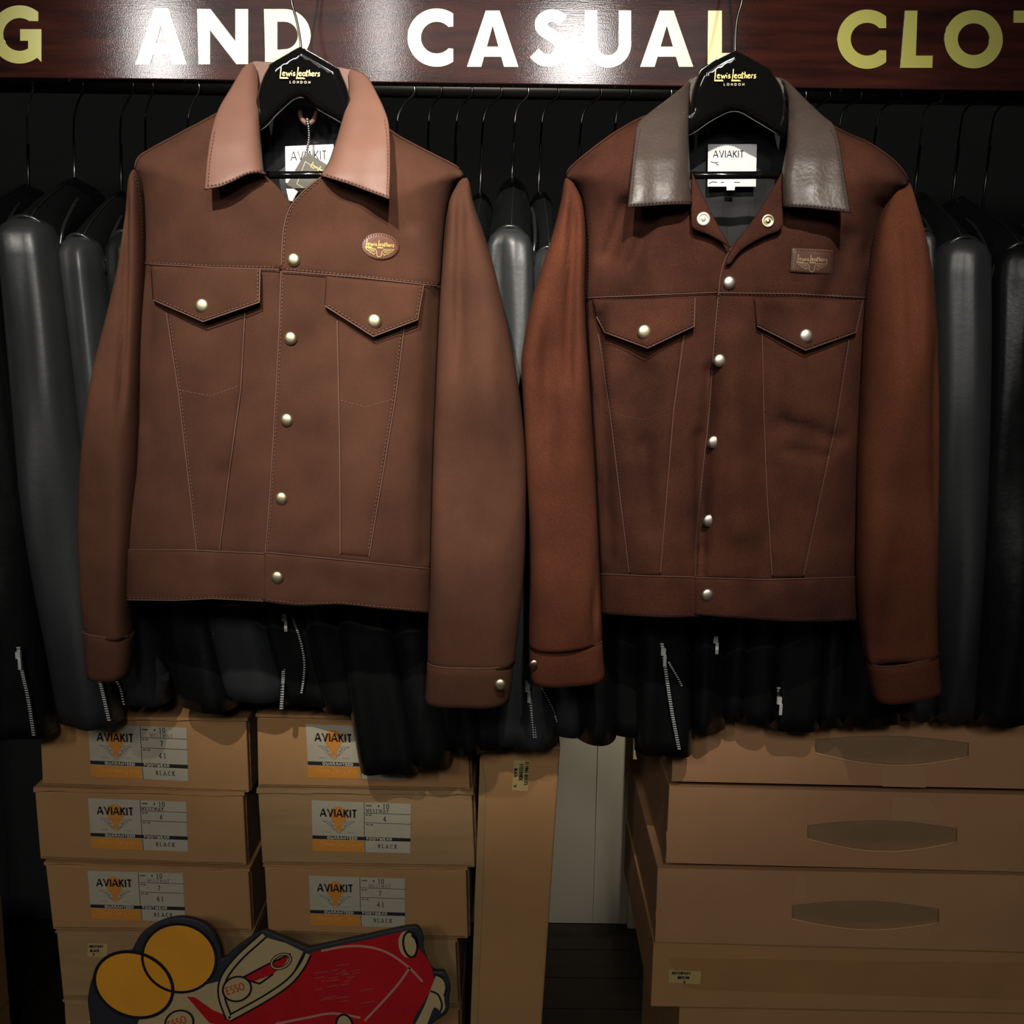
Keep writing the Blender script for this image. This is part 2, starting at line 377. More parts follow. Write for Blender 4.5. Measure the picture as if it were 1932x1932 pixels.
def text2(s, h, sx=1.0, gap=.2, serif=False):
    """polylines of a line of capitals, origin at the left end of its baseline, pixel-style y down"""
    x = 0; out = []
    for ch in s:
        if ch == ' ': x += .55*sx+gap; continue
        wd, L = GLY[ch]
        for l in L: out.append([((x+p[0]*sx)*h, -p[1]*h) for p in l])
        if serif:
            for p in SERIF.get(ch, []): out.append([((x+(p[0]-.16)*sx)*h, -p[1]*h), ((x+(p[0]+.16)*sx)*h, -p[1]*h)])
        x += wd*sx+gap
    return out, (x-gap)*h
def place(lines, x, y, ang=0.0, shx=0.0):
    c, s = math.cos(math.radians(ang)), math.sin(math.radians(ang))
    return [[(x+(p[0]-shx*p[1])*c-p[1]*s, y+(p[0]-shx*p[1])*s+p[1]*c) for p in l] for l in lines]
# brush-script shop name, x 0..100, y down, baseline 0
def _loop(cx, cy, rx, ry, a0, a1, n=9): return [(cx+rx*math.cos(math.radians(t)), cy+ry*math.sin(math.radians(t))) for t in np.linspace(a0, a1, n)]
SCRIPT = [[(4, -22), (3.2, -10), (2, 2)], [(1, 4.2), (20, 4.2)], [(1, 5.6), (22, 5.6)],
          [(7.2, -5), (12.2, -7)] + _loop(11, -5, 3.2, 4.2, -40, -330), [(17, -9), (19, -1), (22, -6), (24, -1), (27.5, -9)], [(30, -8), (30, -1)], [(30.4, -13), (31, -11.6)], [(38.5, -9), (35, -8), (35, -5), (38, -4), (37, -1), (33.5, -1)],
          [(46, -22), (45, -10), (43.4, 2)], [(41, 4.2), (60, 4.2)], [(41, 5.6), (63, 5.6)],
          [(48.5, -5), (53.5, -7)] + _loop(51.3, -5, 3.2, 4.2, -40, -330), _loop(60, -5, 3.2, 4, -10, -370), [(63.6, -9.5), (63.4, -4), (64.6, -.4)], [(67.6, -15), (66.6, -1), (69, -.5)], [(64.4, -10), (71, -11)], [(73.5, -16), (72.4, -.5)], [(72.8, -6), (75.5, -8.5), (77, -6), (76.6, -.5)],
          [(80, -5), (85, -7)] + _loop(82.6, -5, 3.2, 4.2, -40, -330), [(88.6, -9), (88.2, -.5)], [(88.4, -6), (90.5, -9), (92.5, -8)], [(99, -9.5), (95.2, -8), (95.4, -5.5), (98.4, -4), (97.2, -1), (93.4, -.8)]]
def script(x, y, wd, ang=0.0): return place([[(p[0]*wd/100, p[1]*wd/100) for p in l] for l in SCRIPT], x, y, ang)
def wings(x, y, wd, ang=0.0):
    L = []
    for s in (-1, 1):
        L.append([(s*8, 18), (s*9, 6), (s*16, -4), (s*50, -6), (s*44, 2), (s*36, 5), (s*33, 10), (s*24, 12), (s*20, 17), (s*12, 10)])
        for k in range(3): L.append([(s*16, -1+k*4), (s*(42-6*k), -2+k*4)])
    L.append([(-8, 18), (-3, 24), (3, 24), (8, 18)])
    return place([[(p[0]*wd/100, p[1]*wd/100) for p in l] for l in L], x, y, ang)
def letters(name, lines, wd, depth, m, parent, lift=.0004, **k):
    if callable(depth): lines = [dens(l, 7.0, False) for l in lines]
    V, F = ribbon2(lines, wd); return flat(name, V, F, depth, m, parent, lift, **k)
def stitches(line, depth, m, parent, lift=.0008, dash=4.2, gap=3.2, wd=1.5, name='stitching'):
    L = np.array(line, float); s = np.r_[0, np.cumsum(np.linalg.norm(np.diff(L, axis=0), axis=1))]; out = []; t = 2.0
    while t+dash < s[-1]:
        u = np.array([t, t+dash]); out.append(np.c_[np.interp(u, s, L[:, 0]), np.interp(u, s, L[:, 1])]); t += dash+gap
    if not out: return None
    return letters(name, out, wd, depth, m, parent, lift)
def inset_line(line, off):
    L = np.array(line, float); T = np.gradient(L, axis=0); T /= np.linalg.norm(T, axis=1)[:, None]+1e-9
    return L+off*np.c_[-T[:, 1], T[:, 0]]
# ------------------------------------------------------------------ garments
def sleeve_rings(rows, seg=48, power=2.7, seed=1, fold=.004, extra=(), flat=.74):
    """rows: (xl,yl,xr,yr,half_thickness,Yc) in pixels and metres -> rings of a hanging tube"""
    R = np.array(rows, float); t = np.arange(len(R)); n = max(len(R), int((R[-1, 1]-R[0, 1])/14)+2)
    tt = np.linspace(0, t[-1], n); Q = spl_rows(R, tt)
    th = np.arange(seg)*2*math.pi/seg; c = np.cos(th); s = np.sin(th)
    cx = np.sign(c)*np.abs(c)**(2/power); sx = np.sign(s)*np.abs(s)**(2/power)
    nz = noise2(seed, 150, ax=1.0, ay=.35); out = []
    for q in Q:
        A = at1(q[0], q[1], q[5]); B = at1(q[2], q[3], q[5]); C = (A+B)/2; ax = (B-A)/2
        pxs = (q[0]+q[2])/2+(q[2]-q[0])/2*cx; pys = np.full(seg, (q[1]+q[3])/2)
        f = nz(np.c_[pxs, pys])*fold*np.abs(s)
        for (x0, y0, x1, y1, wd, amp) in extra:
            if y0 <= pys[0] <= y1:
                xc = x0+(x1-x0)*(pys[0]-y0)/(y1-y0); e = min(1, (pys[0]-y0)/60, (y1-pys[0])/60)
                f = f + np.where(s > 0, amp*e*np.exp(-((pxs-xc)/wd)**2), 0)
        V = C+ax*cx[:, None]; V[:, 1] = q[5]-q[4]*flat*sx+f; out.append(V)
    return out
def spl_rows(R, tt):
    k = len(R); P = np.vstack([2*R[0]-R[1], R, 2*R[-1]-R[-2]]); out = []
    for t in tt:
        i = min(int(t), k-2); u = t-i; p0, p1, p2, p3 = P[i], P[i+1], P[i+2], P[i+3]
        out.append(.5*((2*p1)+(-p0+p2)*u+(2*p0-5*p1+4*p2-p3)*u*u+(-p0+3*p1-3*p2+p3)*u**3))
    return np.array(out)
def tube_end(R, depth=.03, k=.93):
    """turns the open end of a tube inwards so that it reads as a hollow cuff"""
    E = R[-1]; c = E.mean(0); a = c+(E-c)*k; b = a.copy(); b[:, 2] += depth; b = c+(b-c)*np.array([.97, .97, 1.0])
    return R+[a, b]
def snap(name, px, py, Y, m, parent, r=.0078, flatness=1.0, ring=False, tilt=(0, 0)):
    c = at1(px, py, Y); h = .0033*flatness
    prof = [(r*.75, -.002), (r, 0), (r*.98, h*.35), (r*.85, h*.75), (r*.55, h), (r*.2, h*1.08), (r*.02, h*1.1)]
    if ring: prof = [(r*.8, -.002), (r, .0), (r*.96, .0016), (r*.62, .0016), (r*.55, .0004), (r*.36, .0004), (r*.34, .0018), (r*.02, .0018)]
    return MB().lathe(c, prof, 22, (tilt[0], -1, tilt[1])).build(name, m, parent)

def denim_jacket(name, label, group, d):
    rootp = at1(d['root'][0], d['root'][1], 0.02); r = thing(name, label, 'jacket', rootp, group)
    body, sl, lea = d['mat'], d['slmat'], d['collar_mat']
    YE, A, W = .035, d.get('A', .072), 170.0
    sil = d['sil']; nz = noise2(d['seed'], 170, ax=1.0, ay=.45); nz2 = noise2(d['seed']+5, 70, ax=1., ay=.6)
    def yb(P, wr=1.0):
        u = np.clip(pdist(P, sil)/W, 0, 1)
        y = YE-A*np.sqrt(np.maximum(0, 1-(1-u)**2))+wr*(.0032*nz(P)+.0010*nz2(P))*u
        for (x0, y0, x1, y1, wd, amp) in d['folds']:
            dd = pdist(P, np.array([(x0, y0), (x1, y1)])); y = y+d.get('fk', 1.9)*amp*np.exp(-(dd/wd)**2)
        return y
    L = lambda off: (lambda P: yb(P)-off)
    # back of the jacket and the lining seen through the neck
    bk = np.array(d['back'], float)
    yback = lambda P: YE+.045*np.sqrt(np.maximum(0, 1-(1-np.clip(pdist(P, sil)/150, 0, 1))**2))
    sheet('back_panel', bk, lambda P: yback(P)+.001, body, r, res=22, thick=.002, roll=0, border=())
    sheet('lining', d['lining'], lambda P: yback(P)-.004+.002*nz2(P), d['lining_mat'], r, res=12, thick=.0, roll=0, border=())
    # fronts
    for k, p in enumerate(d['front']): sheet('front_panel', p, L(.000+.0035*k), body, r, res=9, thick=.003, roll=.002)
    for k, p in enumerate(d['yoke']): sheet('yoke', p, L(.0035+.0035*k), body, r, res=9, thick=.003, roll=.003, rw=3.5)
    for k, p in enumerate(d['waist']): sheet('waistband', p, L(.0078+.002*k), body, r, res=9, thick=.006, roll=.003, rw=3.5)
    for st in d['stitch']: 
        off = st[1]; stitches(st[0], L(off), d['thread'], r, lift=.0004)
    # pocket panels between the two slanted seams, flaps with a snap each
    for k, p in enumerate(d['pocket']):
        o = sheet('pocket_panel', p[0], L(.0020+.0035*k), body, r, res=10, thick=.0035, roll=.0030, rw=3)
        for s in p[1]: stitches(s, L(.0021+.0035*k), d['thread'], o, lift=.0004)
        for s in p[2]: letters('lit_edge_line', [s], 2.0, L(.0018+.0035*k), d['edge'], o, .0006)
    for p, sn, tip, mm in d['flap']:
        top = min(q[1] for q in p)
        fd = lambda P, top=top, tip=tip: yb(P, .8)-.0085-.009*sst(P[:, 1], top, tip)
        o = sheet('pocket_flap', p, fd, body, r, res=7, thick=.0035, roll=.0035, rw=3.5)
        P = np.array([sn]); snap('snap_button', sn[0], sn[1], float(fd(P)[0]), mm, o, .0086)
        B = np.array(p); e = np.vstack([B[1:], B[:1]]); stitches(inset_line(e[:-1], d['flapin']+1.5), lambda P: fd(P)-.0002, d['thread'], o, lift=.0005); letters('lit_edge_line', [inset_line(e[:-1], 1.6)], 2.4, lambda P: fd(P), d['edge'], o, .0004)
    for (x, y, off) in d['snaps']: snap('snap_button', x, y, float(yb(np.array([[x, y]]))[0])-off, d['snapmat'], r)
    for ln_, off in d['edges']: letters('lit_edge_line', [ln_], 2.0, L(off), d['edge'], r, .0004)  # pale ribbons paint the lit line along each seam
    # sleeves, cuffs
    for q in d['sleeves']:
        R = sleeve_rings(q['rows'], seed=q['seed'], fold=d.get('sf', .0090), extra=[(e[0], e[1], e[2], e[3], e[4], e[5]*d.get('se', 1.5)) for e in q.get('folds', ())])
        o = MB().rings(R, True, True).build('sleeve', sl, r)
        C = tube_end(sleeve_rings(q['cuff'], seed=q['seed']+1, fold=.002, power=2.6))
        c0 = C[0].mean(0); C = [c0+(C[0]-c0)*np.array([.97, .90, 1])+np.array([0, 0, .001])]+C
        c = MB().rings(C, False, False).build('cuff', sl, r)
        P3 = C[1][2:23]+np.array([0, -.0003, .0006]); MB().tube(P3, .0009, 6).build('lit_edge_line', d['edge'], c)  # pale tube paints the lit top edge of the cuff
        if q.get('snap'):
            x, y, Y = q['snap']; snap('snap_button', x, y, Y, q['snapmat'], c, .0076)
        if q.get('seam'): 
            Ls = np.array(q['seam'][0]); stitches(Ls, q['seam'][1], d['thread'], c, lift=.0)
    # collar: band behind the neck, two leaves folded over
    sheet('collar_band', d['band'], .050, lea, r, res=9, thick=.003, roll=0)
    for p, inner, prof, edge in d['leaf']:
        py, Yv = zip(*prof)
        inner = np.array(inner, float)
        def ld(P, py=py, Yv=Yv, inner=inner):
            return np.interp(P[:, 1], py, Yv)+.020*np.exp(-pdist(P, inner)/9.0)+.0012*nz2(P)+.0016*nz(P)
        o = sheet('collar_leaf', p, ld, lea, r, res=7, thick=.0035, roll=.003, rw=3.0)
        for e in edge: stitches(e, ld, d['collar_thread'], o, lift=.0012, dash=4.2, gap=2.8, wd=1.3)
    return r, yb, yback

def hanger(name, label, group, d):
    """glossy moulded hanger: broad plate with arms, a trouser bar and a wire hook"""
    o = thing(name, label, 'hanger', at1(d['peak'][0], d['peak'][1], 0.0), group)
    sheet('hanger_plate', d['plate'], lambda P: .008+.036*sst(np.abs(P[:, 0]-d['peak'][0]), 88, 150)+8e-5*(P[:, 1]-200)-.009*np.sqrt(np.clip(pdist(P, d['plate'], True)/12, 0, 1)), GLOSS, o, res=8, thick=.012, roll=0, border=(1.5, 4, 7.5, 12))
    (x0, y0), (x1, y1) = d['bar']; MB().tube([at1(x0, y0, .0), at1(x1, y1, .0)], .0045, 12).build('trouser_bar', GLOSS, o)
    px, py = d['peak']
    hk = [at1(px, py+12, -.002)]+[at1(x, y, Y) for x, y, Y in d['hook']]
    MB().tube(spl3(hk), .0015, 8).build('hook', DSTEEL, o)
    x, y, wd = d['logo']; letters('lettering', script(x, y, wd, d['ang']), 1.7, -.0070, GOLD, o)
    x, y, h = d['london']; t, w_ = text2('LONDON', h, 1.0, .75); letters('lettering', place(t, x-w_/2, y, d['ang']), 1.2, -.0070, MATS['cream'] if 'cream' in MATS else CREAMINK, o)
    return o
def spl3(P, n=8):
    P = np.array(P, float); Q = np.vstack([2*P[0]-P[1], P, 2*P[-1]-P[-2]]); out = []
    for i in range(1, len(Q)-2):
        t = (np.arange(n)/n)[:, None]; p0, p1, p2, p3 = Q[i-1], Q[i], Q[i+1], Q[i+2]
        out.append(.5*((2*p1)+(-p0+p2)*t+(2*p0-5*p1+4*p2-p3)*t**2+(-p0+3*p1-3*p2+p3)*t**3))
    out.append(P[-1:]); return np.vstack(out)

# ---- left jacket
armL = spl([(254, 318), (268, 355), (273, 420), (273, 500)])
armR = spl([(878, 333), (858, 352), (844, 395), (837, 460), (832, 541)])
sideL = spl([(273, 500), (266, 560), (260, 650), (259, 800), (254, 890), (246, 940), (240, 1000), (238, 1040)])
sideR = spl([(832, 541), (826, 700), (819, 900), (816, 1050), (815, 1072)])
shL = spl([(462, 180), (415, 212), (335, 255), (285, 282), (262, 298), (254, 318)])
shR = spl([(674, 186), (735, 246), (790, 278), (845, 306), (872, 322), (878, 333)])
silL = cat(shL, armL, sideL, [(237, 1140)]); silR = cat(shR, armR, sideR, [(814, 1165)])
SIL1 = None
plk = spl([(614, 326), (580, 352), (553, 380), (541, 402), (533, 436), (529, 500)])
plk2 = spl([(529, 500), (524, 640), (516, 790), (507, 940), (499, 1042)])
neckL = spl([(462, 180), (474, 255), (492, 318), (524, 352), (549, 384)])
class Sil:
    pass
def two(a, b):
    """distance to either of two open outlines, as one polyline list joined far above the body"""
    return np.vstack([a[::-1], b])
leafL = cat(spl([(470, 119), (485, 122), (489, 200), (492, 260), (497, 318), (502, 326)]), spl([(502, 326), (470, 329), (440, 343), (412, 354), (385, 358)]), spl([(385, 358), (390, 300), (399, 245), (413, 204), (436, 165), (458, 128), (470, 119)])[:-1])
leafR = cat(spl([(655, 128), (690, 142), (712, 178), (731, 222), (736, 262), (737, 320), (735, 377)]), spl([(735, 377), (700, 364), (660, 349), (604, 331)]), spl([(604, 331), (622, 300), (642, 236), (657, 176), (655, 128)])[:-1])
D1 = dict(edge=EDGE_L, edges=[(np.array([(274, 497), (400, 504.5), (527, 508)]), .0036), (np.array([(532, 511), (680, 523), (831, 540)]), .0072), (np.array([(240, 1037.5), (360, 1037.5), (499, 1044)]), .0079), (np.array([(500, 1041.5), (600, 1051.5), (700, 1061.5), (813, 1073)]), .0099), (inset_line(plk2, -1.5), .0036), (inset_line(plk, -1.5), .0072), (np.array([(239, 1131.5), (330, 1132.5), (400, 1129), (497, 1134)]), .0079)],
    root=(553, 1140), mat=SUEDE_L, slmat=SUEDE_L, collar_mat=TAN, lining_mat=LINING, thread=STITCH_M, collar_thread=STITCH_C, seed=11, snapmat=BRASS,
    sil=two(silL, silR),
    folds=[(820, 560, 800, 1050, 14, .004), (282, 520, 272, 800, 12, .004), (590, 420, 760, 470, 60, .003), (420, 900, 400, 1030, 25, .003), (560, 1080, 700, 1120, 30, .002), (770, 420, 740, 330, 20, .004)],
    back=cat(shL[::-1], [(490, 160), (650, 165)], shR, armR, sideR, [(814, 1150), (620, 1146), (430, 1146), (238, 1130)], sideL[::-1], armL[::-1]),
    lining=cat([(492, 178), (567, 150), (648, 178), (668, 240), (690, 330), (690, 560), (440, 560), (440, 330), (470, 240)]),
    front=[cat([(272, 492)], [(400, 499), (528, 505)], [(535, 640), (528, 800), (518, 950), (512, 1046)], [(370, 1042), (239, 1042)], sideL[::-1]),
           cat(plk2, [(600, 1052), (700, 1062), (815, 1074)], sideR[::-1], [(832, 536), (680, 520), (530, 504)])],
    yoke=[cat(shL[::-1], neckL, spl([(549, 384), (548, 440), (541, 508)]), [(400, 506), (272, 498)], armL[::-1][:-1]),
          cat(shR, armR, [(832, 541), (680, 524), (529, 511)], plk[::-1], spl([(614, 326), (652, 270), (668, 215), (674, 186)])[1:-1])],
    waist=[cat([(238, 1036), (360, 1036), (505, 1043), (508, 1136)], spl([(508, 1136), (400, 1130), (330, 1134), (237, 1133)]))
           , cat([(499, 1040), (600, 1050), (700, 1060), (815, 1072), (815, 1158)], spl([(815, 1158), (720, 1150), (640, 1142), (560, 1144), (497, 1136)]))],
    stitch=[(np.array([(274, 494), (400, 501), (524, 504)]), .0042), (np.array([(538, 507), (680, 520), (828, 536)]), .0078), (inset_line(plk2, -5), .0040), (inset_line(plk[2:], -5), .0078),
            (inset_line(armL, 6), .0042), (inset_line(armR, -6), .0078), (np.array([(242, 1128), (330, 1129), (400, 1126), (494, 1131)]), .0080), (np.array([(503, 1131), (560, 1139), (640, 1137), (720, 1145), (812, 1152)]), .0100)],
    pocket=[([(313, 575), (463, 575), (455, 735), (436, 870), (415, 1040), (370, 1040), (354, 900), (335, 735)], [np.array([(335, 735), (397, 747), (455, 727)]), np.array([(320, 600), (340, 735), (374, 1030)])], [np.array([(314, 590), (336, 735), (355, 900), (371, 1038)]), np.array([(462, 590), (454, 735), (435, 870), (414, 1038)])]),
            ([(635, 590), (764, 600), (747, 750), (724, 890), (697, 1052), (641, 1047), (640, 850)], [np.array([(641, 755), (690, 768), (746, 752)]), np.array([(758, 620), (742, 750), (694, 1040)])], [np.array([(636, 605), (641, 850), (642, 1045)]), np.array([(763, 615), (746, 750), (723, 890), (696, 1050)])])],
    flap=[([(284, 502), (492, 508), (490, 571), (383, 608), (288, 567)], (381, 577), 608, BRASS), ([(615, 520), (801, 538), (789, 604), (704, 636), (612, 578)], (706, 606), 636, BRASS)], flapdir=1, flapin=4.5,
    snaps=[(554, 490, .008), (548, 638, .0045), (541, 792, .0045), (531, 940, .0045), (523, 1089, .0105)],
    sleeves=[dict(seed=3, rows=[(252, 322, 258, 322, .006, .030), (248, 336, 264, 336, .018, .028), (245, 362, 269, 362, .028, .026), (240, 420, 274, 420, .036, .026), (228, 500, 274, 500, .042, .026), (205, 600, 270, 600, .048, .026), (182, 700, 266, 700, .05, .026), (168, 800, 264, 800, .05, .028), (157, 900, 262, 900, .05, .03), (152, 1000, 255, 1000, .047, .032), (153, 1100, 249, 1100, .044, .034), (158, 1160, 246, 1160, .041, .034), (163, 1192, 248, 1198, .039, .034)],
                  cuff=[(162, 1184, 249, 1196, .0405, .034), (165, 1230, 248, 1238, .040, .034), (171, 1272, 243, 1274, .039, .034)], folds=[(252, 340, 246, 800, 7, .006)]),
             dict(seed=5, rows=[(872, 336, 882, 336, .006, .020), (862, 350, 887, 350, .020, .014), (847, 385, 894, 385, .034, .004), (841, 450, 916, 450, .044, .0), (832, 540, 941, 540, .050, -.002), (824, 700, 974, 700, .054, -.004), (818, 850, 991, 850, .055, -.004), (814, 1000, 992, 1000, .052, -.002), (812, 1100, 987, 1100, .048, .0), (808, 1180, 979, 1180, .045, .0), (807, 1250, 971, 1250, .043, .0)],
                  cuff=[(806, 1246, 969, 1246, .0455, .0), (804, 1290, 966, 1290, .045, .0), (802, 1320, 961, 1320, .044, .0)], snap=(944, 1291, -.043), snapmat=BRASS, folds=[(872, 352, 866, 720, 9, .007), (950, 620, 960, 1000, 22, .004)])],
    band=[(462, 124), (480, 115), (508, 117), (640, 127), (668, 132), (676, 150), (668, 180), (640, 190), (500, 190), (486, 170)],
    leaf=[(leafL, [(485, 118), (489, 200), (493, 260), (500, 322)], [(110, .046), (140, .026), (180, -.002), (220, -.026), (270, -.048), (320, -.064), (360, -.074)], [inset_line(spl([(399, 245), (390, 300), (386, 350)]), -6), inset_line(spl([(389, 356), (412, 353), (440, 343), (470, 330), (497, 326)]), -6)]),
          (leafR, [(655, 128), (657, 176), (642, 236), (622, 300), (604, 331)], [(120, .046), (150, .024), (190, -.006), (230, -.030), (280, -.052), (330, -.068), (380, -.078)], [inset_line(spl([(731, 222), (736, 262), (737, 320), (735, 371)]), 6), inset_line(spl([(732, 375), (700, 364), (660, 349), (612, 334)]), 6)])])
jl, yb1, yk1 = denim_jacket('trucker_jacket', 'brown nubuck trucker jacket with tan leather collar and oval badge, on black hanger', 'display jackets', D1)

# sleeve seam welts of the cuffs and the chest badges
def badge(parent, outline, yb, off, m, name_lines, wl, text_m, edge_st):
    f = lambda P: yb(P, .5)-off
    o = sheet('leather_badge', outline, f, m, parent, res=6, thick=.003, roll=.002, rw=2.5, border=(2, 4.5))
    stitches(edge_st, f, STITCH_D, o, lift=.0006, dash=2.6, gap=2.4, wd=1.3)
    letters('lettering', name_lines, 1.7, f, text_m, o, .0007); letters('winged_emblem', wl, 1.0, f, text_m, o, .0007)
    return o
def ell(cx, cy, rx, ry, ang, n=40):
    t = np.arange(n)*2*math.pi/n; c, s = math.cos(math.radians(ang)), math.sin(math.radians(ang)); x = rx*np.cos(t); y = ry*np.sin(t)
    return np.c_[cx+x*c-y*s, cy+x*s+y*c]
BADGE_L = mk('badge_brown_leather', (.135, .052, .030), .5, bump=.2, bs=300)
BADGE_R = mk('badge_dark_leather', (.075, .034, .022), .5, bump=.2, bs=300)
badge(jl, ell(716, 465, 38, 26, 6), yb1, .0085, BADGE_L, script(690, 463, 54, 4), wings(716, 472, 54, 5), GOLD, np.vstack([ell(716, 465, 34, 22.5, 6)]))

# ---- right jacket
armL = spl([(1066, 336), (1090, 360), (1102, 400), (1104, 470), (1101, 560)])
armR = spl([(1716, 350), (1690, 366), (1666, 405), (1652, 460), (1640, 530), (1637, 562)])
sideL = spl([(1101, 560), (1110, 700), (1118, 850), (1127, 1000), (1130, 1088)])
sideR = spl([(1637, 562), (1629, 700), (1621, 900), (1616, 1088)])
shL = spl([(1284, 188), (1255, 205), (1200, 228), (1150, 258), (1095, 300), (1072, 322), (1066, 336)])
shR = spl([(1504, 190), (1530, 212), (1585, 246), (1640, 271), (1685, 303), (1708, 330), (1716, 350)])
silL = cat(shL, armL, sideL, [(1131, 1175)]); silR = cat(shR, armR, sideR, [(1616, 1180)])
plk = spl([(1379, 466), (1366, 490), (1358, 520), (1354, 556)])
plk2 = spl([(1354, 552), (1346, 640), (1336, 780), (1323, 900), (1314, 1000), (1310, 1088)])
neckL = spl([(1284, 188), (1280, 250), (1294, 325), (1338, 398), (1379, 466)]); neckR = spl([(1504, 190), (1504, 260), (1488, 325), (1434, 400), (1379, 466)])
leafL = cat(spl([(1309, 146), (1302, 165), (1300, 250), (1302, 330), (1307, 386)]), spl([(1307, 386), (1260, 387), (1220, 390), (1184, 392)]), spl([(1184, 392), (1190, 330), (1197, 270), (1203, 235), (1222, 215), (1260, 186), (1290, 162), (1309, 146)])[:-1])
leafR = cat(spl([(1462, 147), (1484, 152), (1520, 187), (1555, 220), (1572, 234), (1582, 262), (1594, 330), (1605, 402)]), spl([(1605, 402), (1560, 397), (1520, 393), (1476, 391)]), spl([(1476, 391), (1475, 330), (1484, 270), (1486, 190), (1478, 160), (1462, 147)])[:-1])
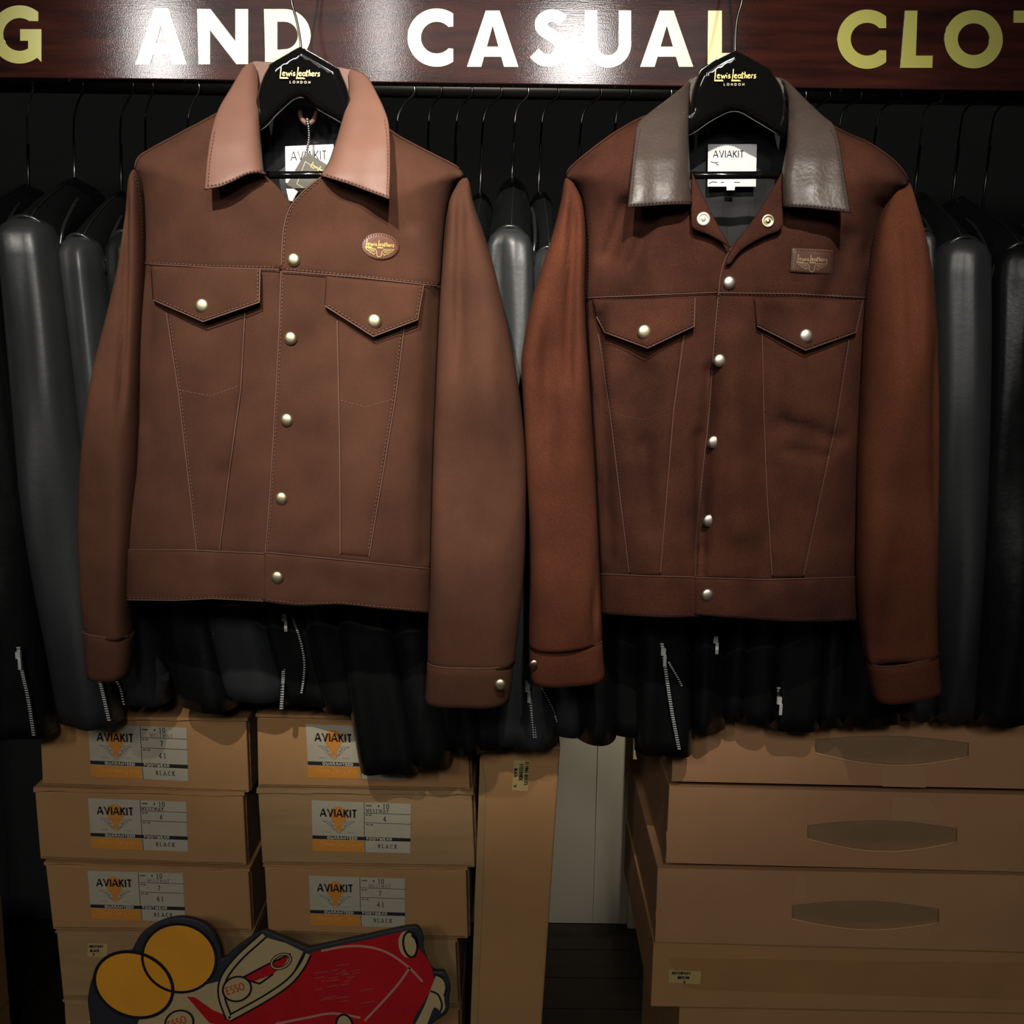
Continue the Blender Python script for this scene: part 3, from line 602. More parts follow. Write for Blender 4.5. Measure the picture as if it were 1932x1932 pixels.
D2 = dict(fk=2.9, sf=.011, se=2.0, edge=EDGE_R, edges=[(np.array([(1103, 561.5), (1230, 556.5), (1353, 551)]), .0036), (np.array([(1356, 552), (1500, 554), (1636, 561.5)]), .0072), (np.array([(1131, 1082.5), (1220, 1086.5), (1310, 1088.5)]), .0079), (np.array([(1311, 1089.5), (1450, 1093.5), (1615, 1088.5)]), .0099), (inset_line(plk2, -1.5), .0036), (inset_line(plk, -1.5), .0072)],
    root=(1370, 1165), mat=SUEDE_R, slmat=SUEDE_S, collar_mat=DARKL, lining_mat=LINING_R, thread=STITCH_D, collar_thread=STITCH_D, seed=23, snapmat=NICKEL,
    sil=two(silL, silR),
    folds=[(1318, 820, 1322, 1080, 9, .004), (1210, 700, 1180, 760, 26, .003), (1225, 1000, 1215, 840, 18, .003), (1150, 480, 1180, 390, 18, .006), (1190, 500, 1230, 410, 14, .004), (1340, 700, 1325, 1040, 12, .005), (1462, 600, 1450, 1080, 30, .004), (1640, 480, 1660, 390, 16, .005), (1480, 800, 1580, 830, 16, .004), (1490, 850, 1560, 860, 12, .003), (1130, 600, 1150, 1050, 10, .003), (1380, 640, 1400, 1000, 28, -.004), (1560, 560, 1600, 450, 20, .004)],
    back=cat(shL[::-1], [(1310, 165), (1478, 165)], shR, armR, sideR, [(1615, 1168), (1440, 1166), (1310, 1158), (1131, 1154)], sideL[::-1], armL[::-1]),
    lining=cat([(1308, 175), (1390, 150), (1480, 175), (1496, 240), (1510, 330), (1500, 560), (1260, 560), (1270, 330), (1292, 240)]),
    front=[cat([(1101, 556), (1230, 553), (1352, 546)], [(1364, 640), (1356, 780), (1342, 900), (1330, 1000), (1326, 1092)], [(1220, 1090), (1130, 1088)], sideL[::-1]),
           cat(plk2, [(1450, 1093), (1616, 1090)], sideR[::-1], [(1637, 556), (1500, 550), (1356, 548)])],
    yoke=[cat(shL[::-1], neckL, spl([(1379, 466), (1372, 500), (1368, 552)]), [(1230, 558), (1101, 563)], armL[::-1][:-1]),
          cat(shR, armR, [(1637, 563), (1500, 555), (1354, 553)], plk[::-1], neckR[::-1][1:-1])],
    waist=[cat([(1129, 1081), (1220, 1085), (1322, 1087), (1322, 1164)], spl([(1322, 1164), (1260, 1166), (1190, 1163), (1131, 1158)])),
           cat([(1310, 1088), (1450, 1092), (1617, 1087), (1617, 1171)], spl([(1617, 1171), (1520, 1174), (1430, 1170), (1310, 1161)]))],
    stitch=[(np.array([(1105, 558), (1230, 553), (1350, 547)]), .0042), (np.array([(1360, 549), (1500, 551), (1634, 559)]), .0078), (inset_line(plk2, -5), .0040),
            (inset_line(armL, -6), .0042), (inset_line(armR, 6), .0078), (np.array([(1133, 1152), (1190, 1157), (1260, 1160), (1306, 1159)]), .0080), (np.array([(1314, 1156), (1430, 1164), (1520, 1168), (1613, 1166)]), .0100)],
    pocket=[([(1128, 600), (1292, 600), (1272, 775), (1260, 920), (1247, 1086), (1186, 1086), (1168, 930), (1150, 780)], [np.array([(1140, 776), (1180, 786), (1215, 792), (1272, 770)]), np.array([(1135, 640), (1155, 780), (1190, 1075)])], [np.array([(1129, 630), (1151, 780), (1169, 930), (1187, 1080)]), np.array([(1291, 630), (1271, 775), (1259, 920), (1246, 1080)])]),
            ([(1437, 600), (1606, 610), (1580, 790), (1550, 930), (1517, 1090), (1456, 1090), (1446, 930), (1440, 780)], [np.array([(1440, 775), (1515, 797), (1578, 775)]), np.array([(1597, 650), (1575, 790), (1513, 1078)])], [np.array([(1438, 630), (1441, 780), (1447, 930), (1457, 1085)]), np.array([(1602, 640), (1579, 790), (1549, 930), (1516, 1085)])])],
    flap=[([(1117, 565), (1313, 562), (1311, 616), (1222, 658), (1140, 628), (1124, 598)], (1216, 626), 658, BRASS), ([(1422, 561), (1630, 566), (1616, 628), (1520, 662), (1428, 616)], (1521, 634), 662, NICKEL)], flapdir=1, flapin=4.5,
    snaps=[(1376, 533, .008), (1358, 680, .0045), (1347, 834, .0045), (1338, 982, .0045), (1335, 1122, .0105)],
    sleeves=[dict(seed=13, rows=[(1066, 338, 1072, 338, .006, .024), (1063, 350, 1084, 350, .020, .016), (1057, 385, 1099, 385, .034, .006), (1040, 450, 1105, 450, .043, .002), (1005, 560, 1103, 560, .050, .0), (986, 660, 1108, 660, .052, .0), (984, 700, 1111, 700, .052, .0), (989, 800, 1117, 800, .052, .0), (994, 900, 1123, 900, .05, .0), (999, 1000, 1128, 1000, .047, .0), (1000, 1100, 1132, 1100, .044, .002), (998, 1170, 1135, 1166, .042, .003), (998, 1217, 1136, 1207, .041, .004)],
                  cuff=[(998, 1213, 1136, 1205, .043, .004), (999, 1252, 1139, 1246, .0425, .004), (1003, 1286, 1142, 1276, .042, .004)], snap=(1008, 1254, -.016), snapmat=COPPER, folds=[(1080, 360, 1068, 760, 9, .007), (1118, 1080, 1120, 1205, 5, .006), (1030, 600, 1040, 900, 14, .004)]),
             dict(seed=17, rows=[(1708, 345, 1717, 345, .006, .026), (1692, 360, 1721, 360, .020, .018), (1668, 402, 1730, 402, .034, .010), (1652, 460, 1743, 460, .044, .004), (1637, 560, 1758, 560, .050, .002), (1629, 700, 1767, 700, .053, .0), (1622, 850, 1768, 850, .053, .0), (1619, 1000, 1765, 1000, .05, .0), (1618, 1100, 1763, 1100, .047, .002), (1624, 1175, 1763, 1165, .044, .004), (1637, 1252, 1765, 1228, .042, .006)],
                  cuff=[(1637, 1250, 1766, 1226, .044, .006), (1643, 1290, 1769, 1266, .043, .006), (1651, 1320, 1773, 1298, .042, .006)], folds=[(1700, 400, 1690, 700, 14, .005), (1715, 1160, 1722, 1245, 5, .006), (1690, 1170, 1712, 1235, 5, .004), (1750, 620, 1752, 1000, 12, .004)])],
    band=[(1296, 156), (1312, 144), (1340, 140), (1440, 140), (1468, 146), (1488, 158), (1486, 195), (1470, 206), (1318, 206), (1302, 195)],
    leaf=[(leafL, [(1309, 146), (1302, 165), (1300, 250), (1302, 330), (1307, 386)], [(140, .046), (170, .020), (210, -.012), (250, -.034), (300, -.056), (350, -.068), (400, -.076)], [inset_line(spl([(1203, 240), (1197, 270), (1190, 330), (1185, 388)]), -6), inset_line(spl([(1186, 391), (1220, 389), (1260, 386), (1304, 385)]), -6)]),
          (leafR, [(1462, 147), (1478, 160), (1486, 190), (1484, 270), (1475, 330), (1476, 391)], [(140, .046), (170, .020), (210, -.012), (250, -.034), (300, -.056), (350, -.070), (405, -.078)], [inset_line(spl([(1572, 240), (1582, 262), (1594, 330), (1604, 399)]), 6), inset_line(spl([(1603, 401), (1560, 396), (1520, 392), (1479, 390)]), 6)])])
for dd in (D2['leaf'],):
    pass
jr, yb2, yk2 = denim_jacket('trucker_jacket', 'rust suede trucker jacket with dark brown leather collar and rectangular badge, on black hanger', 'display jackets', D2)
badge(jr, [(1493, 467), (1574, 471), (1571, 519), (1490, 514)], yb2, .0085, BADGE_R, script(1504, 492, 57, 2), wings(1532, 499, 58, 3), DULLGOLD, np.array([(1497, 471), (1570, 475), (1567, 515), (1494, 510), (1497, 471)]))
# turned-back lapel points above the open top snap
lapd = lambda P: yb2(P, .4)-.012-.006*sst(P[:, 1], 330, 420)
o = sheet('lapel', cat([(1306, 326)], [(1338, 394), (1379, 468)], spl([(1379, 468), (1352, 452), (1330, 441), (1310, 434), (1304, 425)]), [(1303, 380)]), lapd, SUEDE_R, jr, res=6, thick=.003, roll=.003)
snap('snap_socket', 1327, 413, float(lapd(np.array([[1327, 413]]))[0]), mk('cream_snap', (.80, .76, .66), .35, metal=.4), o, .0078, ring=True)
o = sheet('lapel', cat([(1475, 326), (1478, 424)], spl([(1478, 424), (1470, 436), (1440, 448), (1400, 472), (1378, 498), (1368, 497)]), spl([(1368, 497), (1382, 468), (1430, 400), (1475, 326)])[1:-1]), lapd, SUEDE_R, jr, res=6, thick=.003, roll=.003)
snap('snap_socket', 1449, 417, float(lapd(np.array([[1449, 417]]))[0]), BRASS, o, .0078, ring=True)

# neck labels, hanging loop
lb = sheet('neck_label', [(538, 276), (629, 272), (640, 345), (539, 345)], .052, WHITE, jl, res=20, thick=.0006, roll=0, border=())
t, w_ = text2('AVIAKIT', 17, .72, .17); letters('lettering', place(t, 549, 303, -2), 1.7, .052, INK, lb)
sheet('neck_label', [(540, 356), (575, 356), (575, 386), (545, 378)], .055, WHITE, jl, res=20, thick=.0006, roll=0, border=())
MB().tube(spl3([at1(566, 207, .040), at1(567, 220, .036), at1(576, 231, .034), at1(584, 232, .034), at1(592, 226, .036), at1(598, 209, .040)]), .0030, 8).build('hanging_loop', TAN, jl)
lb = sheet('neck_label', [(1336, 272), (1428, 272), (1426, 352), (1335, 352)], .058, WHITE, jr, res=20, thick=.0006, roll=0, border=())
t, w_ = text2('AVIAKIT', 13, .78, .2); letters('lettering', place(t, 1346, 297), 1.8, .058, INK, lb)
letters('lettering', [[(1341, 305), (1347, 307), (1355, 306)], [(1350, 308), (1356, 312)], [(1338, 346), (1344, 343), (1353, 344)], [(1360, 344), (1366, 344)], [(1385, 344), (1396, 344)]], 1.2, .058, INK, lb)
sheet('size_tab', [(1371, 351), (1387, 351), (1386, 359), (1371, 359)], .056, WHITE, jr, res=20, thick=.0006, roll=0, border=())

# ---- the two hangers
plateL = cat(spl([(567, 88), (560, 91), (530, 108), (508, 122)]), spl([(508, 122), (494, 152), (478, 205)]), [(400, 248), (290, 305), (284, 320), (300, 326)], spl([(300, 326), (420, 275), (492, 248), (530, 212), (567, 186), (602, 210), (648, 236), (720, 275), (838, 336)]), [(848, 330), (846, 318), (740, 262)], spl([(668, 208), (655, 165), (640, 130)]), spl([(640, 130), (610, 112), (575, 92), (567, 88)])[:-1])
plateR = cat(spl([(1387, 95), (1380, 98), (1350, 113), (1322, 132)]), spl([(1322, 132), (1308, 165), (1302, 205)]), [(1220, 248), (1110, 315), (1104, 330), (1120, 336)], spl([(1120, 336), (1240, 285), (1306, 254), (1346, 228), (1387, 212), (1428, 232), (1480, 262), (1550, 292), (1672, 350)]), [(1682, 344), (1680, 332), (1580, 268)], spl([(1486, 212), (1474, 165), (1452, 130)]), spl([(1452, 130), (1424, 114), (1394, 98), (1387, 95)])[:-1])
hanger('suit_hanger', 'black lacquered hanger holding the brown jacket with the tan collar', 'lettered hangers', dict(peak=(567, 92), plate=plateL, bar=((330, 331), (800, 329)), hook=[(567, 80, .0), (560, 40, .0), (550, 0, .0), (552, -40, .01), (580, -62, .05), (600, -50, .115), (602, -36, .125)], logo=(527, 143, 77), london=(566, 157, 4.6), ang=1))
hanger('suit_hanger', 'black lacquered hanger holding the rust suede jacket with the dark collar', 'lettered hangers', dict(peak=(1387, 99), plate=plateR, bar=((1150, 332), (1630, 329)), hook=[(1387, 85, .0), (1390, 40, .0), (1400, 0, .0), (1404, -40, .01), (1390, -62, .05), (1372, -50, .115), (1370, -36, .125)], logo=(1347, 148, 80), london=(1385, 161.5, 4.6), ang=0))

# ---- swing tag on its ball chain
tg = sheet('swing_tag', [(577, 286), (650, 331), (612, 392), (541, 348)], .028, GREYTAG, None, res=20, thick=.0006, roll=0, border=())
tag(tg, 'grey card swing tag on a silver ball chain inside the tan leather collar', 'tag')
letters('printed_frame', [[(576, 305), (629, 338), (606, 375), (560, 347), (576, 305)]], 1.2, .028, CREAMINK, tg); letters('lettering', script(586, 312, 38, 31), 1.3, .028, GOLD, tg)
mb = MB()
for k in range(17):
    x = 580+3*math.sin(k*.25)*(k > 1); y = 226+4.3*k; rr = .0026 if k < 3 else .0017
    c = at1(x, y, .031-.0001*k)
    mb.lathe(c, [(rr*.05, -rr), (rr*.7, -rr*.7), (rr, 0), (rr*.7, rr*.7), (rr*.05, rr)], 8, (0, 0, 1))
mb.build('ball_chain', STEEL, tg)
# ------------------------------------------------------------------ setting
WALL_Y = 0.95
for yy in np.linspace(.5, 2.5, 2001):
    if at1(1125, 1742, yy)[2] <= 0: WALL_Y = float(yy); break
ZB = .92
o = MB().box((-2.6, WALL_Y, 0), (2.6, WALL_Y+.1, ZB)).build('wall_back', WALLW, None, False); o['kind'] = 'structure'
o = MB().box((-2.6, WALL_Y-.012, ZB), (2.6, WALL_Y+.1, 2.9)).build('trim_1', WALLB, None, False); o['kind'] = 'structure'
p = at1(1126, 1500, WALL_Y); sm = MB().box((p[0]-.0006, WALL_Y-.0012, .0), (p[0]+.0006, WALL_Y+.001, ZB)).build('panel_joint', mk('joint_filler', (.42, .39, .30), .8), o, False)
p = at1(1187, 1600, WALL_Y); c2 = MB().box((p[0], WALL_Y-.02, .0), (p[0]+.9, WALL_Y, ZB)).build('trim_2', WALLW, None, False); c2['kind'] = 'structure'
p = at1(880, 1500, WALL_Y); c3 = MB().box((-2.6, WALL_Y-.012, 0), (p[0], WALL_Y+.1, ZB)).build('trim_3', WALLB, None, False); c3['kind'] = 'structure'  # black panel set in front of the left part of the wall
o = MB().box((-2.6, -4.6, -.06), (2.6, WALL_Y+.1, -.012)).build('floor', FLOORM, None, False); o['kind'] = 'structure'
me0 = None; y = WALL_Y-.004; k = 0
while y > -.6:
    for xx in (-2.2, -.66+.3*(k % 2), .62+.25*(k % 3)):
        q = MB().box((0, 0, -.012), (1.2, -.104, 0)).build('floor_plank', FLOORM, o, False) if me0 is None else bpy.data.objects.new('floor_plank', me0)
        if me0 is None: me0 = q.data; q.location = (0, 0, 0); base = root_loc(o)
        else: link(q, o)
        q.location = (xx, y-(WALL_Y-.004) if False else y, 0)
        v = np.array(q.location)-(0 if me0 is q.data and False else 0)
    y -= .107; k += 1
# first plank mesh was stored relative to the floor, so all planks share it
# sign board with raised letters
a = at1(-330, 157, SIGN_Y); zb = at1(966, 159, SIGN_Y)[2]
ztop = at1(966, -36, SIGN_Y)[2]
sg = thing('sign_board', 'long varnished mahogany sign board with yellow capital letters above the jackets', 'sign', (0, SIGN_Y, zb))
bevel(MB().box((-1.0, SIGN_Y, zb), (1.0, SIGN_Y+.022, ztop)).build('board', SIGNW, sg, False), .0015)
def rb(lines, wd): return ribbon2(lines, wd)
def letter(polys, lines=(), wd=25, holes=()):
    mb = MB()
    for p in polys:
        P, F, B = sheet_geo(dens(p, 12), 14, (), [np.array(h, float) for h in holes]); V = at(P[:, 0], P[:, 1], SIGN_Y-.0012); mb.add(V, F)
    for l in lines:
        V2, F = ribbon2([l], wd); mb.add(at(V2[:, 0], V2[:, 1], SIGN_Y-.0012), orient(V2, F))
    o = mb.build('letter', LETTER, sg, False); md = o.modifiers.new('thickness', 'SOLIDIFY'); md.thickness = .0011; md.offset = -1; return o
def letA(x0, x1, y0, y1, wd=27, s=26):
    xm = (x0+x1)/2; xl = lambda y: xm-s/2-(xm-s/2-x0)*(y-y0)/(y1-y0); xi = lambda y: x0+wd+(xm-x0-wd)*(y1-y)/(y1-y0-28)
    yb, yt = y1-19, y1-38; m2 = lambda x: 2*xm-x
    out = [(xm-s/2, y0), (xm+s/2, y0), (x1, y1), (x1-wd, y1), (m2(xi(yb)), yb), (xi(yb), yb), (x0+wd, y1), (x0, y1)]
    letter([out], holes=[[(xi(yt), yt), (m2(xi(yt)), yt), (xm, y0+28)]])
def letC(cx, cy, R, xt, wd=25):
    ao = math.degrees(math.acos((xt-cx)/R)); r = R-wd
    letter([cat(arc(cx, cy, R, -ao, -360+ao, 40), [(xt, cy+21)], arc(cx, cy, r, -360+42, -42, 36), [(xt, cy-21)])])
letter([cat(arc(37, 65, 55, -50, -307, 40), [(78, 117), (78, 55), (38, 55), (38, 77), (53, 77), (53, 92)], arc(37, 65, 31, -300, -55, 30), [(72, 40), (72, 24)])])
letA(256, 352, 16, 121)
letter([[(372, 17), (397, 17), (444, 78), (444, 17), (468, 17), (468, 121), (446, 121), (396, 56), (396, 121), (375, 121)]])
letter([cat([(498, 17), (538, 17)], arc(536, 67, 51, -88, 88, 26), [(500, 118)]), ] if False else [cat([(498, 17), (536, 17)], arc(536, 67, 50, -86, 86, 26), [(536, 117), (500, 117), (500, 94), (524, 94)], [(536, 93)], arc(536, 67, 26, 80, -80, 20), [(536, 41), (523, 41), (523, 94), (500, 94)])])
letC(824, 71, 55, 855)
letA(881, 978, 20, 126)
letter([], [spl([(1062, 40), (1050, 31), (1036, 30), (1024, 37), (1021, 49), (1028, 59), (1044, 69), (1056, 80), (1058, 96), (1050, 109), (1034, 114), (1019, 110), (1008, 100)], 3)], 23)
letter([], [cat([(1115, 20), (1115, 84)], arc(1147, 84, 32, 170, 10, 16), [(1179, 84), (1179, 20)])], 23)
letA(1208, 1308, 20, 126)
letter([[(1336, 20), (1362, 20), (1362, 100), (1394, 100), (1394, 123), (1335, 121)]])
letC(1636, 74, 56, 1672)
letter([[(1708, 20), (1731, 20), (1728, 105), (1760, 105), (1759, 128), (1699, 128)]])
letter([], [cat(arc(1837, 74, 42.5, 0, 360, 48))], 25)
letter([[(1913, 20), (2000, 20), (2000, 43), (1968, 43), (1968, 129), (1943, 129), (1943, 43), (1913, 43)]])

# hanging rail behind the sign
RAIL_Y = .38
rz = at1(966, 171, RAIL_Y)[2]
ra = thing('clothes_rail', 'dark steel clothes rail running just below the sign board', 'rail', (0, RAIL_Y, rz))
MB().tube([(-1.25, RAIL_Y, rz), (1.25, RAIL_Y, rz)], .0125, 16).build('rail_tube', RAILM, ra)
for sx in (-1.2, 1.2): MB().tube([(sx, RAIL_Y, 0), (sx, RAIL_Y, rz)], .014, 14).build('upright', RAILM, ra); MB().box((sx-.03, RAIL_Y-.25, 0), (sx+.03, RAIL_Y+.25, .02)).build('foot', RAILM, ra, False)

# ------------------------------------------------------------------ black jackets along the rail
#      shoulder: x, y of neck crest, y of arm seam, half width | cuff: x, y of lowest edge, half width | zip polylines
J = [(-52, 350, 420, 50, 42, 1403, 64, [[(35, 1222), (42, 1265), (54, 1320), (64, 1386)]]),
     (55, 338, 412, 58, 172, 1378, 60, [[(163, 1180), (172, 1230), (190, 1290), (206, 1358)], [(219, 1282), (228, 1300), (234, 1328)]]),
     (155, 363, 446, 43, 283, 1336, 40, []),
     (240, 388, 440, 36, 396, 1348, 55, [[(398, 1155), (410, 1185), (419, 1215), (422, 1245)]]),
     (330, 365, 445, 40, 487, 1334, 58, [[(538, 1150), (536, 1230), (534, 1290), (531, 1336)], [(552, 1165), (566, 1205), (574, 1245), (573, 1280), (569, 1306)]]),
     (425, 365, 445, 40, 590, 1342, 52, []), (520, 365, 445, 40, 655, 1352, 46, []),
     (610, 365, 445, 40, 736, 1472, 56, []), (705, 365, 445, 40, 816, 1450, 40, []), (800, 365, 445, 40, 878, 1426, 48, []),
     (893, 366, 462, 36, 935, 1422, 44, []),
     (962, 338, 431, 46, 994, 1420, 58, [[(993, 1285), (998, 1310), (1004, 1345), (1009, 1390)], [(1022, 1298), (1034, 1320), (1044, 1340), (1051, 1360)]]),
     (1034, 364, 470, 36, 1070, 1391, 34, []), (1105, 365, 450, 32, 1123, 1401, 39, []), (1175, 365, 450, 32, 1183, 1392, 34, []),
     (1250, 365, 450, 36, 1250, 1434, 54, [[(1249, 1215), (1258, 1280), (1268, 1345), (1281, 1412)], [(1262, 1250), (1282, 1285), (1297, 1325), (1302, 1378)]]),
     (1325, 365, 450, 32, 1334, 1384, 33, [[(1344, 1172), (1349, 1205)]]), (1395, 365, 450, 32, 1381, 1358, 27, []), (1460, 365, 450, 32, 1422, 1368, 33, []),
     (1530, 365, 450, 34, 1496, 1386, 46, [[(1469, 1298), (1469, 1320)]]), (1595, 365, 450, 32, 1560, 1369, 30, []), (1665, 365, 450, 34, 1637, 1379, 58, []),
     (1737, 380, 437, 26, 1727, 1358, 34, []), (1813, 367, 451, 53, 1800, 1369, 37, []), (1922, 375, 462, 52, 1886, 1376, 56, [])]
HOOKS = [51, 139, 227, 274, 354, 455, 540, 640, 748, 808, 910, 970, 1021, 1095, 1160, 1230, 1295, 1350, 1410, 1475, 1530, 1583, 1652, 1738, 1811]
ORD = ['first', 'second', 'third', 'fourth', 'fifth', 'sixth', 'seventh', 'eighth', 'ninth', 'tenth', 'eleventh', 'twelfth', 'thirteenth', 'fourteenth', 'fifteenth', 'sixteenth', 'seventeenth', 'eighteenth', 'nineteenth', 'twentieth', 'twenty-first', 'twenty-second', 'twenty-third', 'twenty-fourth', 'twenty-fifth']
WHERE = ['cut by the left photo edge', 'broad grey shoulder and zipped cuff', 'shoulder beside the brown jacket', 'dull cuff over the left shoe boxes', 'bright open zip below the brown hem',
         'dark cuff over the gap between stacks', 'cuff below the brown hem', 'cuff hanging lowest over a sticker', 'cuff beside the lowest cuff', 'cuff behind the brass-snapped brown cuff',
         'sliver of shoulder by brown sleeve', 'shiny shoulder between display jackets', 'tucked against the rust sleeve', 'rounded cuff before the white wall', 'cuff at the white wall edge',
         'bright open zip below the rust hem', 'narrow cuff at the corner of the handled box', 'short narrow cuff below the rust hem', 'cuff left of the handle cut', 'wide cuff above the handle cut',
         'small cuff left of the rust cuff', 'wide cuff under the rust cuff', 'sliver of shoulder right of rust sleeve', 'creased shiny shoulder right of rust sleeve', 'cut by the right photo edge']
def black_jacket(i):
    xs, yc, ysm, hw, xc, yb_, hwc, zips = J[i]
    Yo = [.02, 0, .025, .012, 0, .026, .014, 0, .012, .024, .018, 0, .02, .008, .022, 0, .018, .028, .010, 0, .02, 0, .02, .004, 0][i]
    Ya = .150+Yo; Yn = .375
    m = BLK; ms = BLK2 if i in (1, 2, 4, 11, 12, 22, 23) else BLK  # brighter leather paints the highlights on the most visible sleeves
    near = at1(xs, ysm, Ya); scl = mpp(ysm, Ya); wr = hw*scl
    r = thing('leather_jacket', 'black leather jacket, %s from the left, %s' % (ORD[i], WHERE[i]), 'jacket', (near[0], Yn, near[2]-.62), 'black jackets on the rail')
    # shoulder yoke and body: arched sections from the arm seam back to the far side
    hkx = at1(HOOKS[i], 250, RAIL_Y)[0]
    zc = at1(xs, yc, Yn)[2]; z0 = near[2]; zh = z0-.56
    secs = []; ys = [Ya-.004, Ya+.004, Ya+.03, Ya+.07, Ya+.12, Ya+.17, Yn-.02, Yn+.03, Yn+.10, Yn+.17, Yn+.22, Yn+.23]
    for k, Y in enumerate(ys):
        t = min(1, (Y-Ya)/(Yn-Ya-.02)); t2 = max(0, (Y-Yn-.02)/.22)
        z = z0+(zc-z0)*(t**.8 if t > 0 else 0)-(zc-z0)*t2
        wv = (wr*(1-.18*max(t, 0)))*(.86 if k in (0, len(ys)-1) else 1.0); xm = near[0]+(hkx-near[0])*max(0, t)*.8
        hgt = .055*(1-.15*max(t, 0)); th = np.linspace(0, math.pi, 15)
        arc_ = np.c_[xm+wv*np.cos(th), np.full(15, Y), z-hgt+hgt*np.sin(th)]
        low = np.array([(xm-wv*1.05, Y, z0-.3), (xm-wv*.95, Y, zh), (xm+wv*.95, Y, zh), (xm+wv*1.05, Y, z0-.3)])
        secs.append(np.vstack([arc_, low]))
    secs = [s[::-1] for s in secs]
    MB().rings(secs).build('jacket_body', m, r)
    cr = np.array([s[11] for s in secs[1:8]])+[0.002, 0, .0004]; MB().tube(cr, .0012, 6).build('shoulder_seam', PIPE, r)
    # sleeve
    YE_ = .152+.6*Yo; ends = at1(xc, yb_-.6*hwc*.45-6, YE_); mw = mpp(1350, Ya)
    rows = []; N = 26; th = np.arange(28)*2*math.pi/28; c, s = np.cos(th), np.sin(th); n1 = noise2(100+i, .10, ax=1.2, ay=.20); R = []
    top = at1(xs, ysm+3, Ya); wc = hwc*mw; wm = max(wr, (wr+wc)/2*1.04)
    for k in range(N+3):
        if k < 3:
            f = [.45, .78, .95][k]; C = top+np.array([0, -.006, -[.0, .008, .022][k]]); ww = wr*f; hh = .036*f
        else:
            t = (k-2)/N; C = top+(ends-top)*np.array([t**1.25, t, t])+np.array([0, -.010*math.sin(math.pi*t), -.022*(1-t)])
            ww = np.interp(t, [0, .12, .5, .9, 1], [wr*.98, wr*1.02, wm*1.04, wc, wc]); hh = np.interp(t, [0, .3, .8, 1], [.040, .046, .040, .034])
        P = C+np.c_[ww*np.sign(c)*np.abs(c)**.9, np.zeros(28), np.zeros(28)]; P[:, 1] -= hh*np.sign(s)*np.abs(s)**.9
        f = n1(np.c_[P[:, 0], P[:, 2]])*.0095+.0045*np.sin((P[:, 0]-C[0])/max(wr, .02)*7+i)*np.exp(-max(0, k-3)/7.0)
        P[:, 1] += f*np.where(s > 0, s, 0)*(k > 1); R.append(P)
    MB().rings(tube_end(R, .04, .90), True, True).build('sleeve', ms, r)
    # piping on the arm seam, edge of the collar behind it
    th = np.linspace(.12, math.pi-.12, 18); q = np.c_[near[0]+(wr+.0006)*np.cos(th), np.full(18, Ya-.006)-.012*np.sin(th)**2, near[2]-.055+.0565*np.sin(th)]
    MB().tube(q, .0030, 8).build('seam_piping', PIPE, r)
    if i in (0, 1, 2, 10, 11, 12, 22, 23, 24):
        xe = near[0]+wr*.86; zz = near[2]
        q = spl3([(xe+.002, Ya+.075, zz+.034), (xe+.005, Ya+.045, zz+.018), (xe+.006, Ya+.01, zz-.010), (xe+.004, Ya, zz-.035)])
        MB().tube(q, .0026, 8).build('collar_edge', PIPE, r)
        q = spl3([(xm_, Ya+.10-.0, zz_) for xm_, zz_ in [(near[0]+(hkx-near[0])*.4, zz+.058)]]+[(near[0]+.004, Ya+.05, zz+.030), (near[0]+.003, Ya+.004, zz+.004)])
    # zips
    for zi, zl in enumerate(zips):
        L = spl(zl, 4.2); mbz = MB()
        def sy(x, y):
            t = np.clip((y-(ysm+3))/((yb_-6)-(ysm+3)), 0, 1); Yc_ = Ya+(YE_-Ya)*t; xm = xs+(xc-xs)*t**1.25; hwp = np.interp(t, [0, .9, 1], [hw, hwc, hwc]); u = np.clip((x-xm)/hwp, -.96, .96)
            return Yc_-np.interp(t, [0, .3, .8, 1], [.040, .046, .040, .034])*(1-abs(u)**2.2)**.48-.010*math.sin(math.pi*t)-.0045
        P3 = np.array([at1(x, y, sy(x, y)) for x, y in L])
        mt = .0018 if zi == 0 else .0011
        for k, p in enumerate(P3):
            if k % 1 == 0: mbz.box((p[0]-mt*1.3, p[1]-.0014, p[2]-.0008), (p[0]+mt*1.3, p[1]+.002, p[2]+.0008))
        mbz.build('zip_teeth', ZIP, r, False)
        tp = MB(); tp.tube(P3+np.array([0, .0026, 0]), .0042, 6); tp.build('zip_tape', BLK, r)
        if zi == 0:
            p = P3[min(3, len(P3)-1)]; mp = MB().box((p[0]-.0032, p[1]-.006, p[2]-.005), (p[0]+.0032, p[1]-.001, p[2]+.005)); mp.box((p[0], p[1]-.007, p[2]-.020), (p[0]+.0042, p[1]-.0052, p[2]-.004)); mp.build('zip_pull', ZIP, r, False)
    return r, zc, hkx, near
HN = []
for i in range(len(J)):
    HN.append((HOOKS[i],)+black_jacket(i)[1:])
for e, f in ((860, 9), (1870, 24)):
    HN.append((e, HN[f][1], at1(e, 250, RAIL_Y)[0], HN[f][3]+np.array([at1(e, 250, RAIL_Y)[0]-HN[f][2], 0, 0])))
HN.sort(key=lambda t: t[0])
ORD += ['twenty-sixth', 'twenty-seventh']
